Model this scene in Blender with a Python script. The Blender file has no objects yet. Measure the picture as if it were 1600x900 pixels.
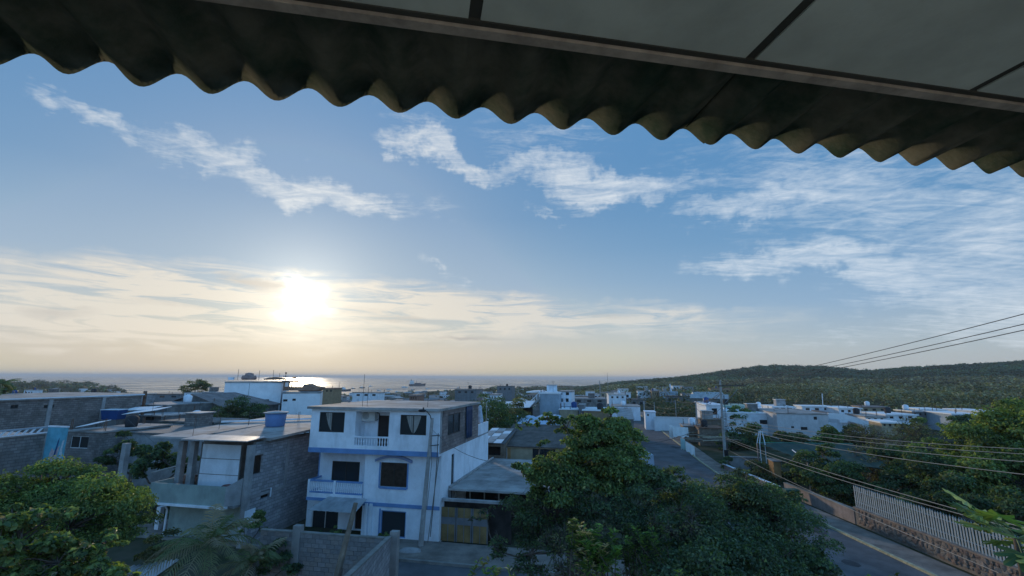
import bpy, math, random
import numpy as np
from mathutils import Vector, Matrix, noise
S = bpy.context.scene
C = S.collection
R = math.radians
rnd = random.Random(7)
# ---------------------------------------------------------------- camera
CAMH = 10.4
FPX = 720.0
PITCH = math.atan(140 / FPX)
cF = Vector((0, math.cos(PITCH), math.sin(PITCH)))
_R0 = Vector((1, 0, 0)); _U0 = Vector((0, -math.sin(PITCH), math.cos(PITCH)))
ROLL = 0.005
cR = _R0 * math.cos(ROLL) + _U0 * math.sin(ROLL)
cU = _U0 * math.cos(ROLL) - _R0 * math.sin(ROLL)
CAM = Vector((0, 0, CAMH))
cd = bpy.data.cameras.new('camera'); cam = bpy.data.objects.new('camera', cd); C.objects.link(cam)
cd.sensor_width = 36; cd.lens = 36 * FPX / 1600; cd.clip_start = 0.05; cd.clip_end = 60000
M = Matrix((cR, cU, -cF)).transposed().to_4x4(); M.translation = CAM
cam.matrix_world = M; S.camera = cam

def ray(px, py):
    return cF + cR * ((px - 800) / FPX) + cU * ((450 - py) / FPX)
def Q(px, py, Y):                       # point at world depth Y
    d = ray(px, py); return CAM + d * (Y / d.y)
def P(px, py, z=0.0):                   # point on level z
    d = ray(px, py); return CAM + d * ((z - CAMH) / d.z)
def az_el(px, py):
    d = ray(px, py).normalized(); return math.atan2(d.x, d.y), math.asin(d.z)

# ---------------------------------------------------------------- sun, sky, exposure
SUN_AZ, SUN_EL = az_el(475, 468)
S.view_settings.view_transform = 'Standard'; S.view_settings.look = 'None'
S.view_settings.exposure = 0.58; S.view_settings.gamma = 1.0
sd = bpy.data.lights.new('sun', 'SUN'); sd.energy = 1.3; sd.angle = R(3); sd.color = (1.0, 0.80, 0.56)
so = bpy.data.objects.new('sun', sd); C.objects.link(so)
sdir = Vector((math.sin(SUN_AZ) * math.cos(SUN_EL), math.cos(SUN_AZ) * math.cos(SUN_EL), math.sin(SUN_EL)))
so.rotation_euler = sdir.to_track_quat('Z', 'Y').to_euler()

W = bpy.data.worlds.new('World'); S.world = W; W.use_nodes = True
wt = W.node_tree; wt.nodes.clear()
def WN(t, **k):
    n = wt.nodes.new(t)
    for a, b in k.items(): setattr(n, a, b)
    return n
def lk(a, b): wt.links.new(a, b)
def wm(op, a, b=None, c=None, clamp=False):
    n = WN('ShaderNodeMath', operation=op); n.use_clamp = clamp
    for i, v in enumerate((a, b, c)):
        if v is None: continue
        if isinstance(v, (int, float)): n.inputs[i].default_value = v
        else: lk(v, n.inputs[i])
    return n.outputs[0]
def wmix(f, a, b, bt='MIX'):
    n = WN('ShaderNodeMix', data_type='RGBA', blend_type=bt)
    for i, v in ((0, f), (6, a), (7, b)):
        if isinstance(v, (int, float)): n.inputs[i].default_value = v
        elif isinstance(v, tuple): n.inputs[i].default_value = (*v, 1)
        else: lk(v, n.inputs[i])
    return n.outputs[2]
tc = WN('ShaderNodeTexCoord')
sep = WN('ShaderNodeSeparateXYZ'); lk(tc.outputs['Generated'], sep.inputs[0])
azn = wm('ARCTAN2', sep.outputs[0], sep.outputs[1])
eln = wm('ARCSINE', sep.outputs[2])
sky = WN('ShaderNodeTexSky', sky_type='NISHITA'); sky.sun_disc = False
sky.sun_elevation = SUN_EL; sky.sun_rotation = SUN_AZ
sky.altitude = 30; sky.air_density = 1.0; sky.dust_density = 1.2; sky.ozone_density = 1.6
ae = WN('ShaderNodeCombineXYZ'); lk(azn, ae.inputs[0]); lk(eln, ae.inputs[1])
# cirrus fibres live on a high flat layer: direction / (height + small)
den = wm('ADD', wm('MAXIMUM', sep.outputs[2], 0.0), 0.10)
pl = WN('ShaderNodeCombineXYZ'); lk(wm('DIVIDE', sep.outputs[0], den), pl.inputs[0]); lk(wm('DIVIDE', sep.outputs[1], den), pl.inputs[1])
def wnoise(vec, scale, det, rough=.55, loc=(0, 0, 0), rot=0.0, scl=(1, 1, 1), dist=0.0):
    mp = WN('ShaderNodeMapping'); lk(vec, mp.inputs[0])
    mp.inputs['Location'].default_value = loc; mp.inputs['Rotation'].default_value = (0, 0, rot); mp.inputs['Scale'].default_value = scl
    n = WN('ShaderNodeTexNoise', noise_dimensions='2D'); lk(mp.outputs[0], n.inputs['Vector'])
    n.inputs['Scale'].default_value = scale; n.inputs['Detail'].default_value = det; n.inputs['Roughness'].default_value = rough; n.inputs['Distortion'].default_value = dist
    return n
# warp the azimuth/elevation coordinates so that the cloud outlines fray
wn1 = wnoise(ae.outputs[0], 5.0, 5, .6)
wn2 = wnoise(ae.outputs[0], 22.0, 4, .6)
def vm(op, a, b):
    n = WN('ShaderNodeVectorMath', operation=op)
    for i, v in ((0, a), (1, b)):
        if isinstance(v, tuple): n.inputs[i].default_value = v
        else: lk(v, n.inputs[i])
    return n.outputs[0]
warp = vm('ADD', vm('MULTIPLY', vm('SUBTRACT', wn1.outputs['Color'], (.5, .5, .5)), (.26, .17, 0)),
          vm('MULTIPLY', vm('SUBTRACT', wn2.outputs['Color'], (.5, .5, .5)), (.08, .045, 0)))
aw = vm('ADD', ae.outputs[0], warp)
def streak(x0, y0, x1, y1, wpx, amp, vec=None, endf=1.25):
    a0, e0 = az_el(x0, y0); a1, e1 = az_el(x1, y1)
    mp = WN('ShaderNodeMapping', vector_type='TEXTURE'); lk(vec or aw, mp.inputs[0])
    mp.inputs['Location'].default_value = ((a0 + a1) / 2, (e0 + e1) / 2, 0)
    mp.inputs['Rotation'].default_value = (0, 0, math.atan2(e1 - e0, a1 - a0))
    mp.inputs['Scale'].default_value = (math.hypot(a1 - a0, e1 - e0) / 2 * endf, wpx / FPX, 1)
    g = WN('ShaderNodeTexGradient', gradient_type='SPHERICAL'); lk(mp.outputs[0], g.inputs[0])
    return wm('MULTIPLY', wm('POWER', g.outputs['Fac'], .8), amp)
fib = wnoise(pl.outputs[0], 2.2, 8, .62, rot=.5, scl=(1.1, 5.0, 1), dist=.7).outputs['Fac']
fib2 = wnoise(ae.outputs[0], 9.0, 9, .68, rot=.24, scl=(1, 5.5, 1), dist=.8).outputs['Fac']
STREAKS = [
    (60, 160, 215, 225, 20, .85), (215, 218, 420, 262, 26, .85), (330, 270, 600, 312, 34, 1.0), (400, 292, 740, 322, 30, .5),
    (580, 200, 770, 262, 25, 1.1), (700, 245, 1040, 285, 28, 1.0), (830, 300, 1080, 278, 34, .8), (560, 170, 700, 215, 30, .5),
    (760, 180, 960, 245, 60, .4), (640, 418, 700, 440, 12, .5), (800, 328, 860, 342, 10, .5), (690, 440, 780, 455, 12, .35),
    (1060, 442, 1330, 420, 24, 1.0), (1230, 402, 1420, 425, 34, .9), (1300, 440, 1640, 455, 60, .85), (1450, 480, 1700, 470, 40, .5),
    (1080, 325, 1330, 300, 22, .7), (1050, 250, 1600, 300, 105, .48), (1250, 260, 1800, 330, 90, .42), (1480, 360, 1760, 355, 44, .65),
    (1090, 356, 1115, 361, 9, .35), (1170, 540, 1500, 520, 22, .4), (900, 520, 1200, 500, 24, .35)]
acc = None
for s in STREAKS:
    v = streak(*s); acc = v if acc is None else wm('ADD', acc, v)
# far from the frame the sky goes on with the same thin cirrus
gen = WN('ShaderNodeMapRange'); lk(wnoise(pl.outputs[0], .55, 4, .5, loc=(3.1, 1.7, 0)).outputs['Fac'], gen.inputs[0])
gen.inputs[1].default_value = .48; gen.inputs[2].default_value = .72; gen.inputs[4].default_value = .55
outside = WN('ShaderNodeMapRange'); lk(wm('ABSOLUTE', azn), outside.inputs[0]); outside.inputs[1].default_value = .85; outside.inputs[2].default_value = 1.15
above = WN('ShaderNodeMapRange'); lk(eln, above.inputs[0]); above.inputs[1].default_value = .62; above.inputs[2].default_value = .85
acc = wm('ADD', acc, wm('MULTIPLY', gen.outputs[0], wm('MAXIMUM', outside.outputs[0], above.outputs[0])))
fm = WN('ShaderNodeMapRange'); lk(wm('ADD', wm('MULTIPLY', fib, .5), wm('MULTIPLY', fib2, .5)), fm.inputs[0])
fm.inputs[1].default_value = .0; fm.inputs[2].default_value = 1.0
fine_ = wnoise(ae.outputs[0], 60.0, 5, .6, rot=.3, scl=(1, 3.5, 1)).outputs['Fac']
edge = WN('ShaderNodeMapRange'); lk(wm('ADD', wm('MINIMUM', acc, .95), wm('ADD', wm('MULTIPLY', wm('SUBTRACT', fm.outputs[0], .5), 2.7), wm('MULTIPLY', wm('SUBTRACT', fine_, .5), .45))), edge.inputs[0])
edge.inputs[1].default_value = .12; edge.inputs[2].default_value = 1.45
cir = wm('MULTIPLY', wm('POWER', edge.outputs[0], 1.15), wm('MINIMUM', wm('MULTIPLY', acc, 2.6), 1.0), clamp=True)
# low bank of thin stratus toward the sun
BANK = [(-300, 442, 560, 478, 62, 2.6), (250, 450, 900, 500, 50, 2.2), (560, 462, 1200, 505, 34, 1.6), (-150, 500, 640, 525, 34, 1.4), (760, 500, 1240, 488, 16, .7), (-100, 418, 400, 446, 22, .6)]
bk = None
warp2 = vm('MULTIPLY', warp, (1.1, .32, 0)); aw2 = vm('ADD', ae.outputs[0], warp2)
for s in BANK:
    v = streak(*s, vec=aw2, endf=1.15); bk = v if bk is None else wm('ADD', bk, v)
bfib = wnoise(ae.outputs[0], 7.0, 8, .6, rot=-.06, scl=(1, 9.0, 1), dist=.5).outputs['Fac']
bm_ = WN('ShaderNodeMapRange'); lk(bfib, bm_.inputs[0]); bm_.inputs[1].default_value = .36; bm_.inputs[2].default_value = .66
bank = wm('MULTIPLY', wm('MULTIPLY', bk, bm_.outputs[0]), .95, clamp=True)
# darker cloud slivers inside the bank
DARK = [(345, 428, 425, 452, 11, 1.8), (560, 497, 715, 505, 6, 1.0), (690, 526, 800, 529, 4, 1.1), (20, 482, 150, 486, 9, .8), (900, 488, 1000, 492, 6, .6), (480, 480, 640, 492, 8, .5), (200, 470, 340, 476, 7, .5)]
dk = None
for s in DARK:
    v = streak(*s, vec=vm('ADD', ae.outputs[0], vm('MULTIPLY', warp, (.45, .2, 0)))); dk = v if dk is None else wm('ADD', dk, v)
dk = wm('MULTIPLY', dk, wm('MULTIPLY', wm('MULTIPLY', bfib, bfib), 2.6), clamp=True)
# angle from the sun
dotn = WN('ShaderNodeVectorMath', operation='DOT_PRODUCT'); lk(tc.outputs['Generated'], dotn.inputs[0]); dotn.inputs[1].default_value = sdir
ang = wm('ARCCOSINE', wm('MINIMUM', dotn.outputs['Value'], .99999))
near = wm('POWER', 2.718, wm('MULTIPLY', ang, -9.0))      # broad aureole
rag = wnoise(ae.outputs[0], 16.0, 3, .55, scl=(1, 2.2, 1)).outputs['Fac']
near2 = wm('POWER', 2.718, wm('MULTIPLY', wm('MULTIPLY', ang, ang), wm('MULTIPLY', wm('MAXIMUM', wm('ADD', wm('MULTIPLY', rag, 3.2), -.75), .35), -1500.0)))
near2 = wm('MULTIPLY', near2, wm('POWER', 2.718, wm('MULTIPLY', wm('MULTIPLY', ang, ang), -260.0)))
near3 = wm('POWER', 2.718, wm('MULTIPLY', wm('MULTIPLY', ang, ang), -110.0))
def wramp(fac, stops):
    n = WN('ShaderNodeValToRGB'); lk(fac, n.inputs[0]); cr = n.color_ramp
    while len(cr.elements) < len(stops): cr.elements.new(.5)
    for e, (p, c) in zip(cr.elements, stops): e.position = p; e.color = (*c, 1)
    return n.outputs[0]
el01 = wm('MAXIMUM', eln, 0.0)
cool = wramp(el01, [(0, (3.2, 3.4, 3.5)), (.06, (2.8, 3.4, 4.0)), (.14, (1.75, 2.8, 4.2)), (.27, (.92, 2.15, 3.8)), (.45, (.62, 1.85, 3.65)), (.75, (.7, 2.0, 4.0))])
warm = wramp(el01, [(0, (4.8, 3.75, 2.3)), (.05, (4.7, 3.95, 2.75)), (.11, (3.5, 3.7, 3.35)), (.20, (1.85, 2.7, 3.6)), (.34, (.8, 1.85, 3.3)), (.6, (.62, 1.8, 3.6))])
sunside = WN('ShaderNodeMapRange', interpolation_type='SMOOTHSTEP'); lk(wm('ABSOLUTE', wm('SUBTRACT', azn, SUN_AZ)), sunside.inputs[0])
sunside.inputs[1].default_value = 1.15; sunside.inputs[2].default_value = .0
grad = wmix(sunside.outputs[0], cool, warm)
skc = WN('ShaderNodeVectorMath', operation='MINIMUM'); lk(sky.outputs[0], skc.inputs[0]); skc.inputs[1].default_value = (6, 6, 6)
base0 = wmix(.15, grad, skc.outputs[0])
# bluish brightening of a clear sky opposite the sun, boosted to lift the foreground
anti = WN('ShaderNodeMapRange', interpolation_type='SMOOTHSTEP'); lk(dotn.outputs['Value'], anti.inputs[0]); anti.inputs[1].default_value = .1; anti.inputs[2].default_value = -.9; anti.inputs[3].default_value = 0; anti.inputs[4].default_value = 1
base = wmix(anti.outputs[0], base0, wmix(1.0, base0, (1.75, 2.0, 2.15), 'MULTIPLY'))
ccol = wmix(sunside.outputs[0], (5.0, 5.5, 6.0), (6.2, 6.2, 6.0))
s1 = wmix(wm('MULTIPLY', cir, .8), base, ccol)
bcol = wmix(sunside.outputs[0], (4.6, 4.7, 4.6), (6.0, 5.35, 4.4))
s2 = wmix(wm('MULTIPLY', bank, .72), s1, bcol)
s3 = wmix(wm('MULTIPLY', dk, .75), s2, wmix(sunside.outputs[0], (2.8, 3.0, 3.2), (3.2, 3.0, 2.8)))
glow = WN('ShaderNodeVectorMath', operation='SCALE'); glow.inputs[0].default_value = (1.0, .90, .68); lk(wm('MULTIPLY', near, 3.0), glow.inputs[3])
# sun burning through the bank: the disc is spread by the ragged cloud in front of it
core = wm('ADD', wm('MULTIPLY', near2, wm('ADD', 8.0, wm('MULTIPLY', bfib, 22.0))), wm('MULTIPLY', near3, .8))
glow2 = WN('ShaderNodeVectorMath', operation='SCALE'); glow2.inputs[0].default_value = (1.0, .93, .78); lk(core, glow2.inputs[3])
s4 = vm('ADD', s3, vm('ADD', glow.outputs[0], glow2.outputs[0]))
bg = WN('ShaderNodeBackground'); lk(s4, bg.inputs[0]); bg.inputs[1].default_value = 0.10
wo = WN('ShaderNodeOutputWorld'); lk(bg.outputs[0], wo.inputs[0])
W.cycles.sampling_method = 'MANUAL'; W.cycles.sample_map_resolution = 1024
S.cycles.max_bounces = 5; S.cycles.transparent_max_bounces = 8
S.cycles.use_denoising = True
S.cycles.sample_clamp_indirect = 1.5; S.cycles.sample_clamp_direct = 12; S.cycles.volume_bounces = 0

# ---------------------------------------------------------------- materials
MATS = {}
def mat(name, col, rough=.85, var=.25, scale=1.5, bump=.15, stain=0.0, metal=0.0, brick=None, attr=False, trans=0.0, col2=None, spec=.3):
    if name in MATS: return MATS[name]
    m = bpy.data.materials.new(name); m.use_nodes = True; t = m.node_tree; n = t.nodes; L = t.links.new
    b = n['Principled BSDF']; b.inputs['Roughness'].default_value = rough; b.inputs['Metallic'].default_value = metal
    b.inputs['Specular IOR Level'].default_value = spec
    co = n.new('ShaderNodeTexCoord')
    def noise_(sc, det=5, stretch=(1, 1, 1)):
        mp = n.new('ShaderNodeMapping'); L(co.outputs['Object'], mp.inputs[0]); mp.inputs['Scale'].default_value = stretch
        x = n.new('ShaderNodeTexNoise'); L(mp.outputs[0], x.inputs['Vector']); x.inputs['Scale'].default_value = sc; x.inputs['Detail'].default_value = det
        x.inputs['Roughness'].default_value = .62; return x.outputs['Fac']
    def mix(f, a, c, bt='MIX'):
        x = n.new('ShaderNodeMix'); x.data_type = 'RGBA'; x.blend_type = bt
        for i, v in ((0, f), (6, a), (7, c)):
            if isinstance(v, (int, float)): x.inputs[i].default_value = v
            elif isinstance(v, tuple): x.inputs[i].default_value = (*v, 1)
            else: L(v, x.inputs[i])
        return x.outputs[2]
    def rng_(v, a, c, d=0, e=1):
        x = n.new('ShaderNodeMapRange'); L(v, x.inputs[0])
        for i, q in enumerate((a, c, d, e)): x.inputs[i + 1].default_value = q
        return x.outputs[0]
    c = tuple(col)
    dark = tuple(v * (1 - var) for v in c); lite = tuple(min(1, v * (1 + var * .6)) for v in c)
    if col2: dark = tuple(col2)
    f1 = rng_(noise_(scale), .35, .65)
    cur = mix(f1, dark, lite)
    if attr:
        a = n.new('ShaderNodeVertexColor'); a.layer_name = 'col'
        cur = mix(.92, cur, a.outputs[0]) if attr is True else cur
    hgt = None
    if brick:
        w, h, mc = brick
        sp = n.new('ShaderNodeSeparateXYZ'); L(co.outputs['Object'], sp.inputs[0])
        ad = n.new('ShaderNodeMath'); L(sp.outputs[0], ad.inputs[0]); L(sp.outputs[1], ad.inputs[1])
        cb = n.new('ShaderNodeCombineXYZ'); L(ad.outputs[0], cb.inputs[0]); L(sp.outputs[2], cb.inputs[1])
        bt = n.new('ShaderNodeTexBrick'); L(cb.outputs[0], bt.inputs[0]); bt.inputs['Scale'].default_value = 1
        bt.inputs['Brick Width'].default_value = w; bt.inputs['Row Height'].default_value = h; bt.inputs['Mortar Size'].default_value = .018
        bt.inputs['Mortar Smooth'].default_value = .3; bt.inputs['Bias'].default_value = 0
        bt.inputs['Color1'].default_value = (.72, .72, .72, 1); bt.inputs['Color2'].default_value = (1.12, 1.12, 1.12, 1); bt.inputs['Mortar'].default_value = (mc, mc, mc, 1)
        cur = mix(1.0, cur, bt.outputs['Color'], 'MULTIPLY'); hgt = bt.outputs['Fac']
    if stain:
        s = rng_(noise_(1.3, 6, (1.1, 1.1, .38)), .52, .78, 0, stain)
        cur = mix(s, cur, tuple(v * .42 for v in c))
        s2 = rng_(noise_(.55, 7), .48, .66, 0, stain * .75)
        s3 = rng_(noise_(5.0, 6), .58, .72, 0, stain * .5)
        cur = mix(s3, cur, tuple(v * .7 for v in c))
        cur = mix(s2, cur, tuple(v * .6 for v in c))
    L(cur, b.inputs['Base Color'])
    if bump:
        bp = n.new('ShaderNodeBump'); bp.inputs['Strength'].default_value = bump; bp.inputs['Distance'].default_value = .03
        if hgt is not None:
            mm = n.new('ShaderNodeMath'); mm.operation = 'MULTIPLY_ADD'; L(hgt, mm.inputs[0]); mm.inputs[1].default_value = -1.5; L(noise_(9, 6), mm.inputs[2]); L(mm.outputs[0], bp.inputs['Height'])
        else: L(noise_(9, 6), bp.inputs['Height'])
        L(bp.outputs[0], b.inputs['Normal'])
    if trans:
        tr = n.new('ShaderNodeBsdfTranslucent'); L(mix(1.0, cur, (1.5, 1.6, .6), 'MULTIPLY'), tr.inputs[0])
        ms = n.new('ShaderNodeMixShader'); ms.inputs[0].default_value = trans
        L(b.outputs[0], ms.inputs[1]); L(tr.outputs[0], ms.inputs[2]); L(ms.outputs[0], n['Material Output'].inputs[0])
    MATS[name] = m; return m
def glassmat(name, col=(.03, .035, .04)):
    if name in MATS: return MATS[name]
    m = bpy.data.materials.new(name); m.use_nodes = True; b = m.node_tree.nodes['Principled BSDF']
    b.inputs['Base Color'].default_value = (*col, 1); b.inputs['Roughness'].default_value = .12; b.inputs['Specular IOR Level'].default_value = .45
    MATS[name] = m; return m

# ---------------------------------------------------------------- mesh helpers
class Frame:
    """local axes of a building: u along its front, v into depth, z up"""
    def __init__(s, x, y, z, deg): s.O = Vector((x, y, z)); a = R(deg); s.deg = deg; s.e1 = Vector((math.cos(a), -math.sin(a), 0)); s.e2 = Vector((math.sin(a), math.cos(a), 0))
    def p(s, u, v, z): return s.O + s.e1 * u + s.e2 * v + Vector((0, 0, z))
    def front(s, px, py, v=0):           # where a sight line meets the plane v
        d = ray(px, py); t = (v - (CAM - s.O).dot(s.e2)) / d.dot(s.e2); q = CAM + d * t - s.O
        return q.dot(s.e1), q.z
    def side(s, px, py, u):
        d = ray(px, py); t = (u - (CAM - s.O).dot(s.e1)) / d.dot(s.e1); q = CAM + d * t - s.O
        return q.dot(s.e2), q.z
WF = Frame(0, 0, 0, 0)
class MB:
    def __init__(s, f=WF): s.V = []; s.F = []; s.f = f
    def v(s, *pts): n = len(s.V); s.V += [s.f.p(*p) for p in pts]; return n
    def poly(s, *pts): n = s.v(*pts); s.F.append(tuple(range(n, n + len(pts)))); return s
    def box(s, u0, u1, v0, v1, z0, z1):
        n = s.v((u0, v0, z0), (u1, v0, z0), (u1, v1, z0), (u0, v1, z0), (u0, v0, z1), (u1, v0, z1), (u1, v1, z1), (u0, v1, z1))
        s.F += [(n, n+3, n+2, n+1), (n+4, n+5, n+6, n+7), (n, n+1, n+5, n+4), (n+1, n+2, n+6, n+5), (n+2, n+3, n+7, n+6), (n+3, n, n+4, n+7)]; return s
    def hexa(s, b, t):                    # 4 bottom and 4 top points
        n = s.v(*b, *t); s.F += [(n, n+3, n+2, n+1), (n+4, n+5, n+6, n+7)] + [(n+i, n+(i+1) % 4, n+4+(i+1) % 4, n+4+i) for i in range(4)]; return s
    def tube(s, pts, r, n=6, cap=True):
        pts = [s.f.p(*p) for p in pts]
        rs = r if isinstance(r, (list, tuple)) else [r] * len(pts)
        rings = []
        for i, p in enumerate(pts):
            d = (pts[min(i+1, len(pts)-1)] - pts[max(i-1, 0)]).normalized()
            a = d.cross(Vector((0, 0, 1)) if abs(d.z) < .9 else Vector((1, 0, 0))).normalized(); b = d.cross(a)
            k = len(s.V); s.V += [p + (a * math.cos(2*math.pi*j/n) + b * math.sin(2*math.pi*j/n)) * rs[i] for j in range(n)]; rings.append(k)
        for a, b in zip(rings, rings[1:]):
            for j in range(n): s.F.append((a+j, a+(j+1) % n, b+(j+1) % n, b+j))
        if cap: s.F += [tuple(rings[0]+j for j in range(n))[::-1], tuple(rings[-1]+j for j in range(n))]
        return s
    def lathe(s, c, prof, n=12):          # prof: (r, z)
        k0 = len(s.V); c = s.f.p(*c)
        for r, z in prof: s.V += [c + Vector((r*math.cos(2*math.pi*j/n), r*math.sin(2*math.pi*j/n), z)) for j in range(n)]
        for i in range(len(prof)-1):
            a = k0+i*n; b = a+n
            for j in range(n): s.F.append((a+j, a+(j+1) % n, b+(j+1) % n, b+j))
        s.F += [tuple(k0+j for j in range(n))[::-1], tuple(k0+(len(prof)-1)*n+j for j in range(n))]; return s
    def blob(s, c, rx, ry, rz, jit=.2, n=8, m=5):
        c = s.f.p(*c); k = len(s.V); sd = rnd.random()*100
        for i in range(m+1):
            th = math.pi*i/m
            for j in range(n):
                ph = 2*math.pi*j/n; d = Vector((math.sin(th)*math.cos(ph), math.sin(th)*math.sin(ph), math.cos(th)))
                q = 1+jit*noise.noise(d*1.7+Vector((sd, 0, 0)))*2
                s.V.append(c+Vector((d.x*rx*q, d.y*ry*q, d.z*rz*q)))
        for i in range(m):
            for j in range(n): s.F.append((k+i*n+j, k+(i+1)*n+j, k+(i+1)*n+(j+1) % n, k+i*n+(j+1) % n))
        return s
    def wall(s, v0, v1, u0, u1, z0, z1, holes=()):   # wall in the u-z plane with openings
        us = sorted({u0, u1, *[min(max(h[i], u0), u1) for h in holes for i in (0, 1)]}); zs = sorted({z0, z1, *[min(max(h[i], z0), z1) for h in holes for i in (2, 3)]})
        def solid(i, j):
            if i < 0 or j < 0 or i >= len(us)-1 or j >= len(zs)-1: return False
            a = (us[i]+us[i+1])/2; b = (zs[j]+zs[j+1])/2
            return not any(h[0] < a < h[1] and h[2] < b < h[3] for h in holes)
        for i in range(len(us)-1):
            for j in range(len(zs)-1):
                if not solid(i, j): continue
                a, b, c, d = us[i], us[i+1], zs[j], zs[j+1]
                s.poly((a, v0, c), (b, v0, c), (b, v0, d), (a, v0, d)); s.poly((b, v1, c), (a, v1, c), (a, v1, d), (b, v1, d))
                if not solid(i-1, j): s.poly((a, v1, c), (a, v0, c), (a, v0, d), (a, v1, d))
                if not solid(i+1, j): s.poly((b, v0, c), (b, v1, c), (b, v1, d), (b, v0, d))
                if not solid(i, j-1): s.poly((a, v1, c), (b, v1, c), (b, v0, c), (a, v0, c))
                if not solid(i, j+1): s.poly((a, v0, d), (b, v0, d), (b, v1, d), (a, v1, d))
        return s
    def swall(s, u0, u1, v0, v1, z0, z1, holes=()):  # wall in the v-z plane
        t = MB(Frame(0, 0, 0, 0)); t.wall(u0, u1, v0, v1, z0, z1, holes)
        n = len(s.V); s.V += [s.f.p(q.y, q.x, q.z) for q in t.V]; s.F += [tuple(n+i for i in f)[::-1] for f in t.F]; return s
    def build(s, name, m, parent=None, smooth=False):
        me = bpy.data.meshes.new(name)
        inv = parent.matrix_world.inverted() if parent is not None else None
        if parent is None:
            inv = Matrix.Identity(4)
        me.from_pydata([inv @ v for v in s.V], [], s.F); me.materials.append(m)
        if smooth: me.polygons.foreach_set('use_smooth', [True]*len(me.polygons))
        o = bpy.data.objects.new(name, me); C.objects.link(o)
        if parent is not None: o.parent = parent
        return o
def tag(o, label=None, cat=None, group=None, kind=None):
    for k, v in (('label', label), ('category', cat), ('group', group), ('kind', kind)):
        if v: o[k] = v
    return o
PW = {}
def thing(name, loc, label, cat, group=None, deg=0):
    o = bpy.data.objects.new(name, None); C.objects.link(o); o.empty_display_size = .3
    o.matrix_world = Matrix.Translation(Vector(loc)) @ Matrix.Rotation(R(-deg), 4, 'Z')
    return tag(o, label, cat, group)
def part(name, mb, m, parent, smooth=False, label=None):
    # parent may itself be a mesh part without a transform of its own: its parent's frame then holds
    root = parent
    while root.parent is not None: root = root.parent
    o = mb.build(name, m, None, smooth)
    inv = root.matrix_world.inverted()
    o.data.transform(inv); o.parent = parent
    if label: o['label'] = label
    return o
def whole(name, mb, m, label, cat, group=None, smooth=False, kind=None):
    o = mb.build(name, m, None, smooth)
    if not kind:                          # origin at the base
        vs = np.empty(len(o.data.vertices)*3); o.data.vertices.foreach_get('co', vs); vs = vs.reshape(-1, 3)
        c = Vector(((vs[:, 0].min()+vs[:, 0].max())/2, (vs[:, 1].min()+vs[:, 1].max())/2, vs[:, 2].min()))
        o.data.transform(Matrix.Translation(-c)); o.location = c
    return tag(o, label, cat, group, kind)
def copy_tree(o, parent=None):
    c = o.copy(); C.objects.link(c)
    if parent is not None: c.parent = parent
    for ch in o.children: copy_tree(ch, c)
    return c

# ---------------------------------------------------------------- ground, sea, hills
SHORE = [(-400, 2300), (0, 2300), (60, 2000), (150, 1500), (200, 1050), (245, 850), (300, 900), (480, 950), (560, 1020), (640, 1150), (720, 1350), (800, 1600), (850, 1900), (900, 2400), (940, 4200), (1000, 9000), (3000, 9000)]
SH = [(az_el(x, 600)[0], r) for x, r in SHORE]
SEA = -25.0
RIDGE = [(890, 600), (930, 596), (960, 594.5), (1000, 595), (1050, 592), (1100, 586), (1150, 579), (1185, 574), (1220, 573), (1290, 575), (1330, 579), (1360, 581.5), (1400, 578), (1450, 575), (1500, 573), (1550, 570), (1600, 567), (1750, 560), (2100, 560), (3000, 580)]
RD = [az_el(x, y) for x, y in RIDGE]
HEAD = (az_el(110, 600)[0], az_el(235, 600)[0])
def lerp_t(t, x):
    if x <= t[0][0]: return t[0][1]
    for (a, b), (c, d) in zip(t, t[1:]):
        if x <= c: return b+(d-b)*(x-a)/(c-a)
    return t[-1][1]
def sst(a, b, x): x = min(1, max(0, (x-a)/(b-a))); return x*x*(3-2*x)
def ground(x, y):
    r = math.hypot(x, y); az = math.atan2(x, y)
    if az < -1.6 or az > 2.2: az = -1.6
    S_ = lerp_t(SH, az)
    zb = 0.0
    if r > 110: zb = -23.5*min(1, (r-110)/(min(S_, 1500)*.96-110))**.62
    hd = 1-sst(HEAD[0], HEAD[1], az)
    if hd > 0 and r > 700: zb = zb+(-11-zb)*hd*sst(700, 1150, r)
    if r > S_*.96: zb = zb + (SEA-4-zb)*sst(S_*.96, S_*1.04, r)
    hill = 0
    if az > .1:
        el = lerp_t(RD, az); top = CAMH+1250*math.tan(el)-5
        n1 = noise.noise(Vector((x/170, y/170, 0)))*5
        mid = -4+sst(.25, .8, az)*5 + n1*.5
        m = sst(.1, .3, az)
        if r < 1250: h = mid+(top-mid)*sst(720, 1250, r) if r > 720 else mid*sst(180, 700, r)+zb*.0
        else: h = top-(r-1250)*.04
        zb = zb*(1-m)+h*m*1.0
    if r > 110: zb += noise.noise(Vector((x/60, y/60, 3)))*1.2*sst(110, 260, r)*(0 if r > S_*.93 else 1)
    return zb
def G(px, py, rmax=4000):                 # first point of the ground along a sight line
    d = ray(px, py); d = d/math.hypot(d.x, d.y); r = 20
    while r < rmax:
        p = CAM+d*r
        if p.z < ground(p.x, p.y): break
        r *= 1.01
    return p
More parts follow.
